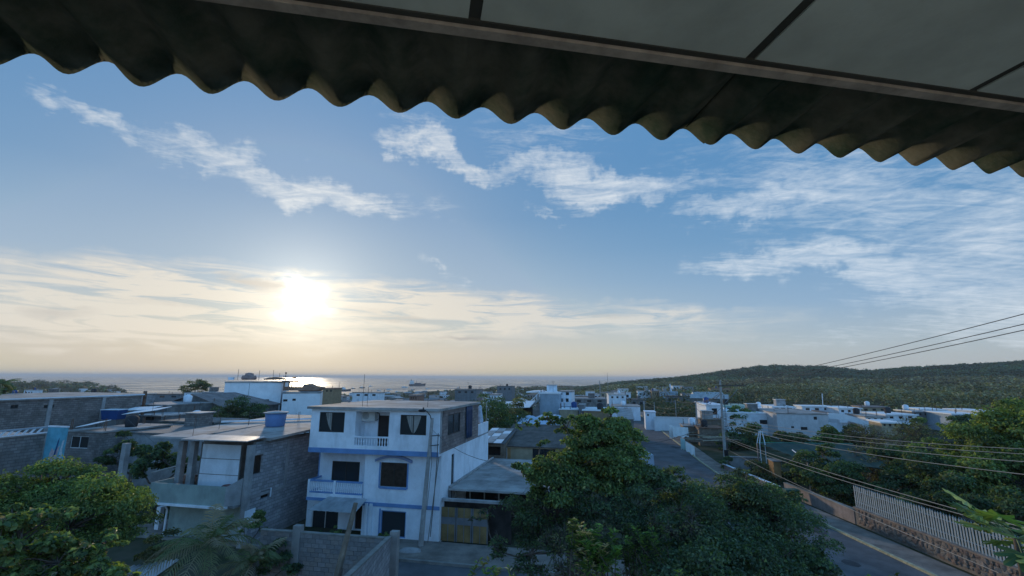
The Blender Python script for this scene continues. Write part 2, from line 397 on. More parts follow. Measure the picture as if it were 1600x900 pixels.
def terrain():
    nr, na = 150, 220
    rs = [0.0]+[6*(1.058**i) for i in range(nr)]
    rs = [r for r in rs if r < 9500]; nr = len(rs)
    V = []; F = []
    for r in rs:
        for j in range(na):
            a = -2.0+4.2*j/(na-1); x = r*math.sin(a); y = r*math.cos(a)-0
            V.append((x, y, ground(x, y)))
    for i in range(nr-1):
        for j in range(na-1): k = i*na+j; F.append((k, k+1, k+na+1, k+na))
    # the rest of the circle, flat and coarse, behind the camera
    k = len(V); m = 24
    for r in (0, 60, 400, 9000):
        for j in range(m+1):
            a = 2.2+(2*math.pi-4.2)*j/m; V.append((r*math.sin(a), r*math.cos(a), -.02 if r < 300 else (-6 if r < 1000 else -20)))
    for i in range(3):
        for j in range(m): q = k+i*(m+1)+j; F.append((q, q+1, q+m+2, q+m+1))
    me = bpy.data.meshes.new('ground'); me.from_pydata(V, [], F); me.polygons.foreach_set('use_smooth', [True]*len(F))
    m_ = mat('dry_ground', (.085, .075, .055), var=.5, scale=.35, bump=.5, col2=(.045, .055, .028), spec=0.0)
    me.materials.append(m_); o = bpy.data.objects.new('ground', me); C.objects.link(o); tag(o, kind='structure')
terrain()
def sea():
    b = MB(); n = 48
    b.V = [Vector((0, 0, SEA))]+[Vector((60000*math.sin(2*math.pi*i/n), 60000*math.cos(2*math.pi*i/n), SEA)) for i in range(n)]
    b.F = [(0, i+1, (i+1) % n+1)[::-1] for i in range(n)]
    m = bpy.data.materials.new('sea_water'); m.use_nodes = True; t = m.node_tree; n_ = t.nodes; L = t.links.new; p = n_['Principled BSDF']
    p.inputs['Base Color'].default_value = (.03, .06, .08, 1); p.inputs['Roughness'].default_value = .22; p.inputs['IOR'].default_value = 1.33
    co = n_.new('ShaderNodeTexCoord'); hs = []
    for sc, st in ((.004, (1, 2.2, 1)), (.05, (1, 2, 1)), (.35, (1, 1.6, 1))):
        mp = n_.new('ShaderNodeMapping'); L(co.outputs['Object'], mp.inputs[0]); mp.inputs['Scale'].default_value = st
        x = n_.new('ShaderNodeTexNoise'); L(mp.outputs[0], x.inputs['Vector']); x.inputs['Scale'].default_value = sc; x.inputs['Detail'].default_value = 6; hs.append(x)
    rr = n_.new('ShaderNodeMapRange'); L(hs[0].outputs['Fac'], rr.inputs[0]); rr.inputs[1].default_value = .4; rr.inputs[2].default_value = .62; rr.inputs[3].default_value = .14; rr.inputs[4].default_value = .42
    L(rr.outputs[0], p.inputs['Roughness'])
    b1 = n_.new('ShaderNodeBump'); b1.inputs['Strength'].default_value = .55; b1.inputs['Distance'].default_value = 2.2; L(hs[1].outputs['Fac'], b1.inputs['Height'])
    b2 = n_.new('ShaderNodeBump'); b2.inputs['Strength'].default_value = .5; b2.inputs['Distance'].default_value = .5; L(hs[2].outputs['Fac'], b2.inputs['Height']); L(b1.outputs[0], b2.inputs['Normal'])
    L(b2.outputs[0], p.inputs['Normal'])
    o = b.build('sea_water', m); tag(o, kind='structure')
sea()
# ---------------------------------------------------------------- materials used by name
white_p = mat('white_paint', (.76, .81, .88), var=.10, scale=.8, stain=.5, bump=.1)
white_c = mat('clean_white_paint', (.80, .82, .85), var=.08, scale=.6, stain=.22, bump=.06)
blue_p = mat('blue_trim_paint', (.15, .28, .52), var=.15, stain=.2)
conc = mat('grey_concrete', (.34, .34, .345), var=.3, scale=1.2, stain=.6, bump=.35)
conc_d = mat('dark_concrete', (.20, .198, .195), var=.35, scale=1.2, stain=.6, bump=.4)
conc_roof = mat('concrete_roof_slab', (.34, .335, .33), var=.35, scale=.5, stain=.0, bump=.3, col2=(.17, .165, .16))
block = mat('grey_block_wall', (.37, .37, .39), var=.25, scale=1.1, stain=.5, bump=.9, brick=(.42, .21, .62))
block_d = mat('brown_block_wall', (.26, .235, .225), var=.3, scale=1.0, stain=.5, bump=.9, brick=(.42, .21, .6))
block_r = mat('reddish_block_wall', (.27, .225, .215), var=.3, scale=1.0, stain=.4, bump=.9, brick=(.42, .21, .7))
teal_p = mat('pale_green_render', (.29, .36, .34), var=.15, stain=.45)
alu = mat('dark_window_frame', (.04, .035, .032), rough=.5, var=.1, bump=0)
alu_w = mat('white_window_frame', (.62, .63, .64), rough=.5, var=.1, bump=0)
pane_m = glassmat('window_glass')
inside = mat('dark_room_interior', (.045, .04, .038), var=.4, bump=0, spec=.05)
curt = mat('pale_curtain_cloth', (.30, .29, .27), var=.2, bump=.1)
rust = mat('rusty_sheet', (.17, .10, .07), var=.5, scale=2.5, stain=.4)
zinc = mat('zinc_sheet', (.42, .44, .46), rough=.45, var=.3, scale=1.5, stain=.4, metal=.35, bump=.1)
wood = mat('weathered_wood', (.19, .15, .115), var=.35, scale=3, stain=.3)
polec = mat('pole_concrete', (.36, .355, .35), var=.25, scale=2, stain=.3)
wire_m = mat('cable_sheath', (.13, .125, .12), var=.2, bump=0)
orange_p = mat('orange_render', (.42, .24, .11), var=.2, stain=.35)
beige_p = mat('beige_render', (.40, .34, .24), var=.2, stain=.45)
steel_g = mat('dull_grey_steel', (.20, .21, .23), rough=.5, var=.2, metal=.3, bump=.05)

# ---------------------------------------------------------------- the porch roof over the camera
def porch():
    E = Frame(0, 0, CAMH, -10.4)          # u along the eave, v outwards
    t = thing('porch_roof', E.p(0, .9, .75), 'dark corrugated eave with grey soffit boards hanging over the top of the view', 'roof')
    rf = mat('weathered_corrugated_underside', (.115, .115, .092), rough=.9, var=.6, scale=5, stain=0, bump=.25, spec=.0, col2=(.04, .066, .050))
    sf = mat('painted_soffit', (.52, .60, .565), rough=.6, var=.16, scale=4, bump=.12)
    jt = mat('soffit_joint', (.055, .06, .055), var=.3, bump=.1); tr = mat('soffit_edge_trim', (.40, .36, .31), rough=.5, var=.35, scale=12)
    pitch = .177; amp = .0255; slope = -.07
    bounds = []
    # edge line of the sheet through the pixels (53,100) .. (1545,258)
    zE = .83
    def edge_v(px, py): d = ray(px, py); q = d*(zE/d.z); return q.dot(E.e1), q.dot(E.e2)
    ue0, ve0 = edge_v(300, 128); ue1, ve1 = edge_v(1240, 231); vE = (ve0+ve1)/2
    u_ov = [edge_v(x, y)[0] for x, y in ((682, 172), (1070, 214), (1400, 248))]
    ph = edge_v(711, 187)[0]              # a trough of the wave
    step = (u_ov[2]-u_ov[0])/2
    cuts = [u_ov[0]-step*3, u_ov[0]-step*2, u_ov[0]-step, u_ov[0], u_ov[1], u_ov[2], u_ov[2]+step, u_ov[2]+2*step, u_ov[2]+3*step]
    for i in range(len(cuts)-1):
        a, b = cuts[i], cuts[i+1]+pitch*.42
        me = MB(E); n = int((b-a)/pitch*14); rows = 14
        lift = .007*(i % 2); off = (.012, -.006, .004, .012, .0, .010, -.004, .006)[i % 8]
        for th in (0, .006):
            for r_ in range(rows):
                v = vE+off-r_*.13
                for j in range(n+1):
                    u = a+(b-a)*j/n
                    z = zE+slope*(v-vE)+lift-amp*math.cos((u-ph)/pitch*2*math.pi)+th+.0012*math.sin(u*31+v*9)
                    me.V.append(E.p(u, v, z))
        w = n+1; K = rows*w
        for k0, fl in ((0, False), (K, True)):
            for r_ in range(rows-1):
                for j in range(n):
                    q = (k0+r_*w+j, k0+r_*w+j+1, k0+(r_+1)*w+j+1, k0+(r_+1)*w+j); me.F.append(q[::-1] if fl else q)
        for j in range(n): me.F.append((j, K+j, K+j+1, j+1))
        for r_ in range(rows-1): me.F.append((r_*w, (r_+1)*w, K+(r_+1)*w, K+r_*w)); me.F.append((r_*w+n, K+r_*w+n, K+(r_+1)*w+n, (r_+1)*w+n))
        part('corrugated_sheet', me, rf, t, True)
    zC = .74
    def cpt(px, py): d = ray(px, py); q = d*(zC/d.z); return q.dot(E.e1), q.dot(E.e2)
    vT = (cpt(500, 26)[1]+cpt(1165, 104)[1])/2
    js = [cpt(740, 40)[0], cpt(1168, 96)[0]]; stp = js[1]-js[0]
    grid = [js[0]+stp*k for k in range(-4, 6)]
    for k in range(len(grid)-1):
        a, b = grid[k]+.013, grid[k+1]-.013
        for v0, v1 in ((vT-1.25, vT-.028), (vT-2.5, vT-1.276)):
            part('soffit_board', MB(E).box(a, b, v0, v1, zC, zC+.01), sf, t)
    for g in grid: part('joint_strip', MB(E).box(g-.013, g+.013, vT-2.5, vT-.028, zC+.004, zC+.012), jt, t)
    part('joint_strip', MB(E).box(grid[0], grid[-1], vT-1.276, vT-1.25, zC+.003, zC+.011), jt, t)
    part('edge_trim', MB(E).box(grid[0], grid[-1], vT-.026, vT, zC-.012, zC+.018), tr, t)
    part('edge_bead', MB(E).box(grid[0], grid[-1], vT-.040, vT-.027, zC-.004, zC+.008), jt, t)
    part('purlin', MB(E).box(grid[0], grid[-1], vT-.30, vT-.22, zC+.02, zC+.055), jt, t)
    part('wall', MB(E).box(grid[0], grid[-1], vT-2.75, vT-2.51, -2.6, zC+.02), white_p, t)
porch()
def balcony_floor():                      # what the photographer stands on, below and behind the view
    E = Frame(0, 0, CAMH, -10.4)
    b = MB(E).box(-3.5, 4.5, -1.9, .25, -1.75, -1.6)
    o = b.build('balcony_floor', conc); tag(o, kind='structure')
    b = MB(E).box(-3.5, 4.5, -4.5, -1.9, -CAMH, -1.75); o = b.build('wall_own_house', white_p); tag(o, kind='structure')
balcony_floor()

# ---------------------------------------------------------------- window, railing and building builders
def window(F, v, r, parent, fm=None, nx=2, ny=1, curtain=0, fw=.05, name='window', glass=None):
    fm = fm or alu
    u0, u1, z0, z1 = r; d = .05
    m = MB(F); m.box(u0, u1, v, v+d, z0, z0+fw); m.box(u0, u1, v, v+d, z1-fw, z1)
    m.box(u0, u0+fw, v, v+d, z0+fw, z1-fw); m.box(u1-fw, u1, v, v+d, z0+fw, z1-fw)
    for i in range(1, nx): c = u0+(u1-u0)*i/nx; m.box(c-fw*.5, c+fw*.5, v, v+d, z0+fw, z1-fw)
    for i in range(1, ny): c = z0+(z1-z0)*i/ny; m.box(u0+fw, u1-fw, v+.005, v+d-.005, c-fw*.4, c+fw*.4)
    w = part(name, m, fm, parent)
    for i in range(nx):
        a = u0+fw+(u1-u0-2*fw)*i/nx; b = u0+fw+(u1-u0-2*fw)*(i+1)/nx
        g = MB(F).box(a+.008, b-.008, v+.018+.012*(i % 2), v+.024+.012*(i % 2), z0+fw, z1-fw); part('pane', g, glass or pane_m, w)
    if curtain:
        for s in ((-1, 1) if curtain == 2 else (curtain,)):
            m = MB(F); k = 14; cu = (u0+u1)/2
            hw = (u1-u0)*.27; x0, x1 = (cu-hw, cu-.02) if s == -1 else (cu+.02, cu+hw)
            for j in range(k+1):
                x = x0+(x1-x0)*j/k; y = v+.0165-.003*math.sin(j*2.3); tt = 1-j/k if s == -1 else j/k
                top = z1-fw-.01; bot = z0+fw+(z1-z0)*(.04+.80*tt**1.6)
                m.v((x, y, bot), (x, y, top))
            for j in range(k): q = 2*j; m.F.append((q, q+2, q+3, q+1))
            part('curtain', m, curt, w)
    return w
def building(name, label, cat, F, w, d, h, wallm, roofm, holes=(), shole=(), over=.12, slab=.15, parapet=0, group=None, z0=-.3, th=.15, fm=None, roof='flat', ridge=.8, inner=True, nx=2):
    """box building: front wall at v=0 with windows (u0,u1,z0,z1[,kind]), right side wall with windows on (v,z)"""
    t = thing(name, F.p(w/2, d/2, 0), label, cat, group, F.deg)
    m = MB(F); m.wall(0, th, 0, w, z0, h, [x[:4] for x in holes]); m.swall(w-th, w, th, d, z0, h, [x[:4] for x in shole]); m.swall(0, th, th, d, z0, h); m.wall(d-th, d, th, w-th, z0, h)
    part('wall', m, wallm, t)
    if inner: part('interior', MB(F).box(th+.01, w-th-.01, th+.5, d-th-.01, z0, h-.05), inside, t)
    if roof == 'flat':
        part('roof', MB(F).box(-over, w+over, -over, d+over, h, h+slab), roofm, t)
        if parapet:
            m = MB(F); e = h+slab; m.box(-over, w+over, -over, -over+.14, e, e+parapet); m.box(-over, w+over, d+over-.14, d+over, e, e+parapet)
            m.box(-over, -over+.14, -over+.14, d+over-.14, e, e+parapet); m.box(w+over-.14, w+over, -over+.14, d+over-.14, e, e+parapet); part('parapet', m, wallm, t)
    elif roof == 'gable':                 # ridge along v
        m = MB(F); o = over
        m.hexa([(-o, -o, h), (w/2, -o, h+ridge), (w/2, d+o, h+ridge), (-o, d+o, h)], [(-o, -o, h+.1), (w/2, -o, h+ridge+.1), (w/2, d+o, h+ridge+.1), (-o, d+o, h+.1)])
        m.hexa([(w/2, -o, h+ridge), (w+o, -o, h), (w+o, d+o, h), (w/2, d+o, h+ridge)], [(w/2, -o, h+ridge+.1), (w+o, -o, h+.1), (w+o, d+o, h+.1), (w/2, d+o, h+ridge+.1)])
        part('roof', m, roofm, t); g = MB(F); g.poly((0, 0, h), (w, 0, h), (w/2, 0, h+ridge)); g.poly((w, d, h), (0, d, h), (w/2, d, h+ridge)); part('gable', g, wallm, t)
    elif roof == 'shed':                  # falls to the front
        o = over; m = MB(F); m.hexa([(-o, -o, h), (w+o, -o, h), (w+o, d+o, h+ridge), (-o, d+o, h+ridge)], [(-o, -o, h+.08), (w+o, -o, h+.08), (w+o, d+o, h+ridge+.08), (-o, d+o, h+ridge+.08)]); part('roof', m, roofm, t)
        g = MB(F); g.poly((0, .0, h), (0, d, h), (0, d, h+ridge)); g.poly((w, 0, h), (w, d, h+ridge), (w, d, h)); g.poly((0, d, h), (w, d, h), (w, d, h+ridge), (0, d, h+ridge)); part('gable', g, wallm, t)
    for x in holes:
        k = x[4] if len(x) > 4 else 'w'
        if k == 'w': window(F, .05, x[:4], t, fm, nx)
        elif k == 'd': part('door', MB(F).box(x[0]+.01, x[1]-.01, .06, .10, x[2], x[3]-.01), wood, t)
    for x in shole:
        m = MB(F); a, b, c, e = x[:4]; m.swall(w-.10, w-.05, a, b, c, e, [(a+.05, (a+b)/2-.03, c+.05, e-.05), ((a+b)/2+.03, b-.05, c+.05, e-.05)]); wf = part('window', m, fm or alu, t)
        part('pane', MB(F).box(w-.085, w-.075, a+.05, b-.05, c+.05, e-.05), pane_m, wf)
    return t
CR = random.Random(77)
def roof_clutter(t, F, w, d, h, seed=None):
    r = CR
    for k in range(r.choice((2, 3, 4, 5))):
        u, v = r.choice((.2, w-.2, r.uniform(.5, w-.5))), r.choice((.25, d-.25, d*.5)); hh = r.uniform(.5, 1.3)
        for du, dv in ((0, 0), (.12, .02), (.05, .13)): part('rebar', MB(F).tube([(u+du, v+dv, h-.05), (u+du+r.uniform(-.06, .06), v+dv, h+hh*r.uniform(.7, 1))], .014+.00012*F.O.length, 3), rust, t)
    q = r.random()
    if q < .45:
        u, v = r.uniform(1, w-1), r.uniform(1.2, d-.8); part('roof_tank', MB(F).lathe((u, v, h), [(.5, 0), (.55, .3), (.58, .9), (.3, 1.1), (.12, 1.15)], 10), r.choice((mat('black_tank', (.04, .04, .045), var=.1), mat('deep_blue_plastic', (.02, .07, .22), rough=.45, var=.15), white_p)), t, True)
    elif q < .75:
        u, v = r.uniform(.3, max(.4, w-2.6)), r.uniform(.8, max(.9, d-2.4)); s = part('stair_head', MB(F).box(u, u+1.9, v, v+1.8, h-.02, h+1.35), r.choice((conc, block_d, white_p)), t); part('stair_roof', MB(F).box(u-.15, u+2.05, v-.2, v+2.0, h+1.352, h+1.45), zinc, s)
    if r.random() < .5:
        u, v = r.uniform(.5, w-.5), r.uniform(.3, d-.3); hh = r.uniform(1.2, 2.6); m = MB(F); m.tube([(u, v, h), (u, v, h+hh)], .02, 4); m.tube([(u-.45, v, h+hh-.15), (u+.45, v, h+hh-.15)], .015, 3); m.tube([(u-.3, v, h+hh-.4), (u+.3, v, h+hh-.4)], .015, 3); part('aerial', m, alu, t)
def px_frame(x0, y, Y, deg=12, z=None):
    q = Q(x0, y, Y); return Frame(q.x, q.y, ground(q.x, q.y) if z is None else z, deg)
def bld(name, label, x0, x1, ytop, Y, d, wallm, roofm, wins=(), swins=(), deg=12, **k):
    """building whose front top-left corner is seen at (x0,ytop) at depth Y, right top at x1"""
    F = px_frame(x0, ytop, Y, deg); h = Q(x0, ytop, Y).z-F.O.z; w = F.front(x1, ytop)[0]
    def rc(r): a, t_ = F.front(r[0], r[1]); b, bt = F.front(r[2], r[3]); return (a, b, bt, t_)+tuple(r[4:])
    def rs(r): a, t_ = F.side(r[0], r[1], w); b, bt = F.side(r[2], r[3], w); return (a, b, bt, t_)
    sl = k.pop('slab', .15)
    clut = k.pop('clutter', None)
    T_ = building(name, label, k.pop('cat', 'house'), F, w, d, h-(sl if k.get('roof', 'flat') == 'flat' and not k.get('keep') else 0)+0*(k.pop('keep', 0)), wallm, roofm, [rc(r) for r in wins], [rs(r) for r in swins], slab=sl, **k)
    if k.get('roof', 'flat') == 'flat' and w > 3 and d > 3 and name != 'white_building': roof_clutter(T_, F, w, d, h, clut)
    return T_, F, w, h

# ---------------------------------------------------------------- white and blue three-storey house
q = Q(479, 740, 33.3); BF = Frame(q.x, q.y, 0, 12)
BW = BF.front(686, 680)[0]                # width of the front
def blue_house():
    F = BF; Wd = BW; D = 9.2
    t = thing('apartment_house', F.p(Wd/2, D/2, 0), 'white and blue three-storey house with balconies and an air conditioner', 'house', deg=12)
    def rc(x0, y0, x1, y1, v=0): a, b = F.front(x0, y0, v); c, d = F.front(x1, y1, v); return (a, c, d, b)
    zt = F.front(560, 640)[1]; zb = F.front(580, 706)[1]; z2 = F.front(600, 789, .55)[1]
    w1 = rc(500, 643.5, 537, 676); w2 = rc(626, 648, 665.5, 680.5); lg = rc(557, 639, 606.5, 698.5); lg = (lg[0], lg[1], zb+.28, zt-.12)
    fr = MB(F); fr.wall(0, .15, 0, Wd, zb, zt, [w1, w2, lg]); part('upper_front_wall', fr, white_p, t)
    s = MB(F); s.swall(0, .15, .15, D, zb, zt); part('upper_left_wall', s, block_r, t)
    # upper right wall of bare blocks with columns
    a, zz = F.side(700.5, 648, Wd); b, z_ = F.side(719, 674, Wd); hw = (a, b, z_, zz)
    s = MB(F); s.swall(Wd-.15, Wd, .15, D, zb, zt, [hw]); part('upper_right_wall', s, block_r, t)
    c = MB(F); part('column', MB(F).box(Wd-.2, Wd+.02, .155, .45, zb, zt-.01), conc, t); part('column', MB(F).box(Wd-.2, Wd+.02, D*.62, D*.62+.28, zb, zt-.01), conc, t)
    w_ = MB(F); w_.swall(Wd-.11, Wd-.05, a, b, z_, zz, [(a+.06, (a+b)/2-.03, z_+.06, zz-.06), ((a+b)/2+.03, b-.06, z_+.06, zz-.06)]); wf = part('window', w_, alu, t)
    part('pane', MB(F).box(Wd-.09, Wd-.08, a+.06, b-.06, z_+.06, zz-.06), pane_m, wf)
    part('upper_rear_wall', MB(F).box(.15, Wd-.15, D-.15, D, zb, zt), block_r, t)
    part('upper_floor_slab', MB(F).box(.02, Wd-.02, .02, D, zb-.16, zb-.005), white_p, t)
    # blue band at the foot of the upper storey
    part('blue_band', MB(F).box(-.025, Wd+.01, -.03, -.002, zb-.17, zb+.14), blue_p, t)
    part('blue_band', MB(F).box(-.03, .0, .0, 1.4, zb-.17, zb+.14), blue_p, t)
    # loggia
    m = MB(F); m.wall(1.25, 1.4, lg[0]-.3, lg[1]+.3, zb, zt, [rc(591.5, 649, 605.6, 700, 1.25)[:2]+(zb, rc(591.5, 649, 605.6, 700, 1.25)[3])]); m.swall(lg[0]-.12, lg[0], .15, 1.25, zb, zt); m.swall(lg[1], lg[1]+.12, .15, 1.25, zb, zt); part('loggia_wall', m, white_p, t)
    dr = rc(591.5, 649, 605.6, 700, 1.25); part('door', MB(F).box(dr[0]+.02, dr[1]-.02, 1.3, 1.35, zb, dr[3]), mat('dark_door', (.04, .03, .028), var=.2), t)
    part('interior', MB(F).box(.3, Wd-.3, 1.6, D-.3, zb, zt-.02), inside, t)
    for r_, nx, cu in ((w1, 2, -1), (w2, 2, 2)): window(F, .05, r_, t, alu, nx, 1, cu)
    def railing(u0, u1, v0, v1, z0, z1, n, fm, rm, horiz=True):
        ra = part('railing', MB(F).box(u0, u1, v0-.02, v1+.02, z1-.10, z1), rm, t); part('bottom_rail', MB(F).box(u0, u1, v0-.02, v1+.02, z0, z0+.09), rm, ra)
        prof = [(.035, 0), (.045, .04), (.03, .10), (.052, .30), (.03, .52), (.045, .60), (.035, .64)]; hh = z1-z0-.19; proto = None
        for i in range(n):
            if u1-u0 > v1-v0: c = (u0+(u1-u0)*(i+.5)/n, (v0+v1)/2, z0+.09)
            else: c = ((u0+u1)/2, v0+(v1-v0)*(i+.5)/n, z0+.09)
            if proto is None:
                mb = MB(Frame(0, 0, 0, 0)); mb.lathe((0, 0, 0), [(r_, z/.64*hh) for r_, z in prof], 7); proto = mb.build('baluster', fm); o = proto
            else: o = proto.copy(); C.objects.link(o)
            o.parent = ra; o.location = t.matrix_world.inverted() @ F.p(*c)
        return ra
    rz = F.front(580, 682)[1]
    railing(lg[0], lg[1], .03, .13, zb+.28, rz, 13, white_p, white_p)
    # air conditioner on the loggia wall
    ac = rc(565.5, 641, 586, 658, .9); A = part('air_conditioner', MB(F).box(ac[0], ac[1], .82, 1.24, ac[2], ac[3]), mat('appliance_white', (.62, .62, .60), var=.08), t)
    cx, cz = ac[0]+(ac[1]-ac[0])*.36, (ac[2]+ac[3])/2; m = MB(F)
    for rr in (.23, .17, .11, .05):
        pts = [(cx+rr*math.cos(k*math.pi/8), .812, cz+rr*math.sin(k*math.pi/8)) for k in range(17)]; m.tube(pts, .010, 4)
    part('fan_grille', m, alu, A); pts = [(ac[1]+.03, 1.1, cz+.2), (ac[1]+.2, 1.1, cz+.15), (ac[1]+.22, 1.1, cz-.2), (ac[1]+.03, 1.1, cz-.3)]; part('hose', MB(F).tube(pts, .03, 5), alu, A)
    # roof slab
    part('roof', MB(F).box(-.22, Wd+.16, -.25, D+.1, zt, zt+.17), conc_roof, t)
    m = MB(F)
    for k in range(1, 4): m.box(-.2, Wd+.14, D*k/4-.01, D*k/4+.02, zt+.17, zt+.175)
    part('roof_seam', m, conc_d, t)
    # middle and ground storeys
    v1 = .55; v2 = 1.75
    ul = F.front(498, 730, v2)[0]; um = F.front(570, 730, v1)[0]; um2 = F.front(569.5, 730, v2)[0]
    w3 = rc(519.5, 720, 560.5, 755, v2); w4 = rc(595.5, 722, 635, 762, v1)
    g1 = rc(488.5, 789, 527, 829, v2); dd = rc(556, 790, 575, 838, v2); g2 = rc(595.5, 797, 632.5, 847, v1); g2 = (g2[0], g2[1], .15, g2[3]); dd = (dd[0], dd[1], .1, dd[3])
    ug = F.front(479, 800, v2)[0]
    m = MB(F); m.wall(v2, v2+.15, ul, um+.05, z2, zb-.165, [w3]); part('middle_left_wall', m, white_p, t)
    m = MB(F); m.wall(v2, v2+.15, ug, um+.05, -.1, z2, [g1, dd]); part('ground_left_wall', m, white_p, t)
    m = MB(F); m.wall(v1, v1+.15, um, Wd, -.1, zb-.165, [w4, g2]); m.swall(um, um+.12, v1+.15, v2, -.1, zb-.165); part('lower_right_front_wall', m, white_p, t)
    sd_ = F.side(705.5, 722, Wd); se_ = F.side(710, 722, Wd); zA = F.side(707, 708, Wd)[1]; 
    dn = (sd_[0], se_[0], 2.9, min(zA, zb-.4))
    m = MB(F); m.swall(Wd-.15, Wd, v1+.15, D+3.4, -.1, zb-.02, [dn]); part('lower_right_wall', m, white_p, t); part('lower_left_wall', MB(F).swall(ul, ul+.15, v2+.15, D, -.1, zb-.165), white_p, t)
    part('narrow_window', MB(F).box(Wd-.1, Wd-.06, dn[0], dn[1], dn[2], dn[3]), pane_m, t)
    part('blue_corner', MB(F).box(ul-.01, ul+.07, v2-.03, v2-.002, z2+.1, zb-.17), blue_p, t)
    part('interior', MB(F).box(um+.3, Wd-.3, v1+.7, D-.3, 0, zb-.3), inside, t)
    part('interior', MB(F).box(ul+.3, um-.02, v2+.6, D-.3, 0, zb-.3), inside, t)
    # terrace slab behind, with white parapet
    part('terrace_slab', MB(F).box(.2, Wd, D+.1, D+3.4, zb-.02, zb+.1), conc, t)
    part('terrace_parapet', MB(F).box(Wd-.14, Wd-.01, D+.12, D+3.4, zb+.1, zb+1.0), white_p, t)
    window(F, v2+.05, w3, t, alu, 2, 1, 0); window(F, v1+.05, w4, t, alu, 2, 1, 0, glass=mat('brown_louvre_glass', (.05, .035, .028), rough=.3, var=.4, scale=4))
    window(F, v2+.05, g1, t, alu_w, 2, 1, 0); part('door', MB(F).box(dd[0]+.02, dd[1]-.02, v2+.06, v2+.1, dd[2], dd[3]), mat('dark_door', (.04, .03, .028)), t)
    window(F, v1+.05, g2, t, blue_p, 1, 1, 0, fw=.07, name='shop_window')
    m = MB(F)                              # blue surround and arched hood of the middle window
    a, b, c, d = w4; m.box(a-.10, a-.005, v1-.03, v1-.002, c-.10, d); m.box(b+.005, b+.10, v1-.03, v1-.002, c-.10, d); m.box(a-.005, b+.005, v1-.06, v1-.002, c-.14, c-.005); part('window_surround', m, blue_p, t)
    m = MB(F); n = 10; top = []
    for i in range(n+1):
        u = a-.35+(b-a+.70)*i/n; z = d+.04+.30*(1-((i-n/2)/(n/2))**2); top.append((u, z))
    for i in range(n): (ua, za), (ub, zb_) = top[i], top[i+1]; m.hexa([(ua, v1-.22, za), (ub, v1-.22, zb_), (ub, v1-.003, zb_), (ua, v1-.003, za)], [(ua, v1-.22, za+.16), (ub, v1-.22, zb_+.16), (ub, v1-.003, zb_+.16), (ua, v1-.003, za+.16)])
    part('window_hood', m, mat('slate_blue_paint', (.22, .27, .42), var=.1), t)
    zb2 = F.front(600, 789, v1)[1]; part('blue_band', MB(F).box(um+.01, Wd+.0, v1-.05, v1-.003, zb2-.1, zb2+.12), blue_p, t)
    part('blue_surround', MB(F).box(g2[0]-.12, g2[0]-.01, v1-.04, v1-.003, 0, g2[3]+.1), blue_p, t)
    # balcony of the middle storey
    vb = .35; u0 = F.front(480.5, 760, vb)[0]; zt_ = F.front(500, 750, vb)[1]; z_b = F.front(500, 773, vb)[1]; zsl = F.front(500, 781, vb)[1]
    part('balcony_slab', MB(F).box(u0, um-.02, vb, v2-.01, zsl, z_b-.04), white_p, t)
    part('blue_band', MB(F).box(u0-.02, um-.03, vb-.03, vb-.002, zsl-.05, zsl+.14), blue_p, t)
    part('balcony_kerb', MB(F).box(u0, um-.03, vb+.002, vb+.14, z_b-.035, z_b+.10), white_p, t)
    um_ = (u0+um)/2; pm = MB(F)
    for uu in (u0, um_-.08): part('balcony_post', MB(F).box(uu, uu+.16, vb-.005, vb+.15, z_b+.101, zt_), white_p, t)
    railing(u0+.17, um_-.09, vb+.02, vb+.12, z_b+.11, zt_, 13, white_p, blue_p); railing(um_+.09, um-.03, vb+.02, vb+.12, z_b+.11, zt_, 13, white_p, blue_p)
    railing(u0+.03, u0+.13, vb+.17, v2-.05, z_b+.11, zt_, 8, white_p, blue_p)
    # porch posts and stub walls below
    for x in (570, 577): a, _ = F.front(x, 810, vb+.2); part('porch_post', MB(F).box(a, a+.22, vb+.1, vb+.3, -.1, zsl-.06), white_p, t)
    # antennas on the roof
    m = MB(F)
    for (u, v, h) in ((3.5, .6, 2.4), (3.75, .8, 1.5), (8.1, 1.2, 1.2)): part('aerial_mast', MB(F).tube([(u, v, zt+.17), (u+.03, v, zt+h)], .014, 5), alu, t)
    return t, zt, zb, z2, v1
bh, ZT, ZB, Z2, V1 = blue_house()
# grey awning sheet over the entrance
F = BF; a = BF.front(514, 776, .35); b_ = BF.front(574, 776, .35); 
m = MB(F); z = a[1]; nn = 16
for i in range(nn):
    ua = a[0]+(b_[0]-a[0])*i/nn; ub = a[0]+(b_[0]-a[0])*(i+1)/nn; w = .018*(i % 2)
    oa = ua-.55*(1-i/nn); ob = ub-.55*(1-(i+1)/nn)
    m.hexa([(oa, -1.15, z-.50+w), (ob, -1.15, z-.50-w+.018), (ub, .30, z+.0-w+.018), (ua, .30, z+w)], [(oa, -1.15, z-.485+w), (ob, -1.15, z-.485-w+.018), (ub, .30, z+.015-w+.018), (ua, .30, z+.015+w)])
whole('awning_sheet', m, zinc, 'grey ribbed metal awning over the entrance of the white and blue house', 'awning')
# blue tarp hanging on the side of the upper storey
m = MB(F); va, zz = BF.side(727, 636, BW); vb_, zy = BF.side(736, 681, BW); k = 8; h_ = 6
for i in range(k+1):
    for j in range(h_+1):
        m.v((BW+.10+.06*math.sin(i*2.1)+.05*j/h_, va+(vb_-va)*i/k*(1-.12*j/h_), ZT-(ZT-zy)*j/h_))
for i in range(k):
    for j in range(h_): q = i*(h_+1)+j; m.F.append((q, q+1, q+h_+2, q+h_+1))
o = whole('hanging_tarp', m, mat('navy_tarp', (.012, .04, .10), rough=.5, var=.3), 'dark blue tarp hanging down the side of the white and blue house', 'tarp', smooth=True)
sm = o.modifiers.new('thickness', 'SOLIDIFY'); sm.thickness = .01
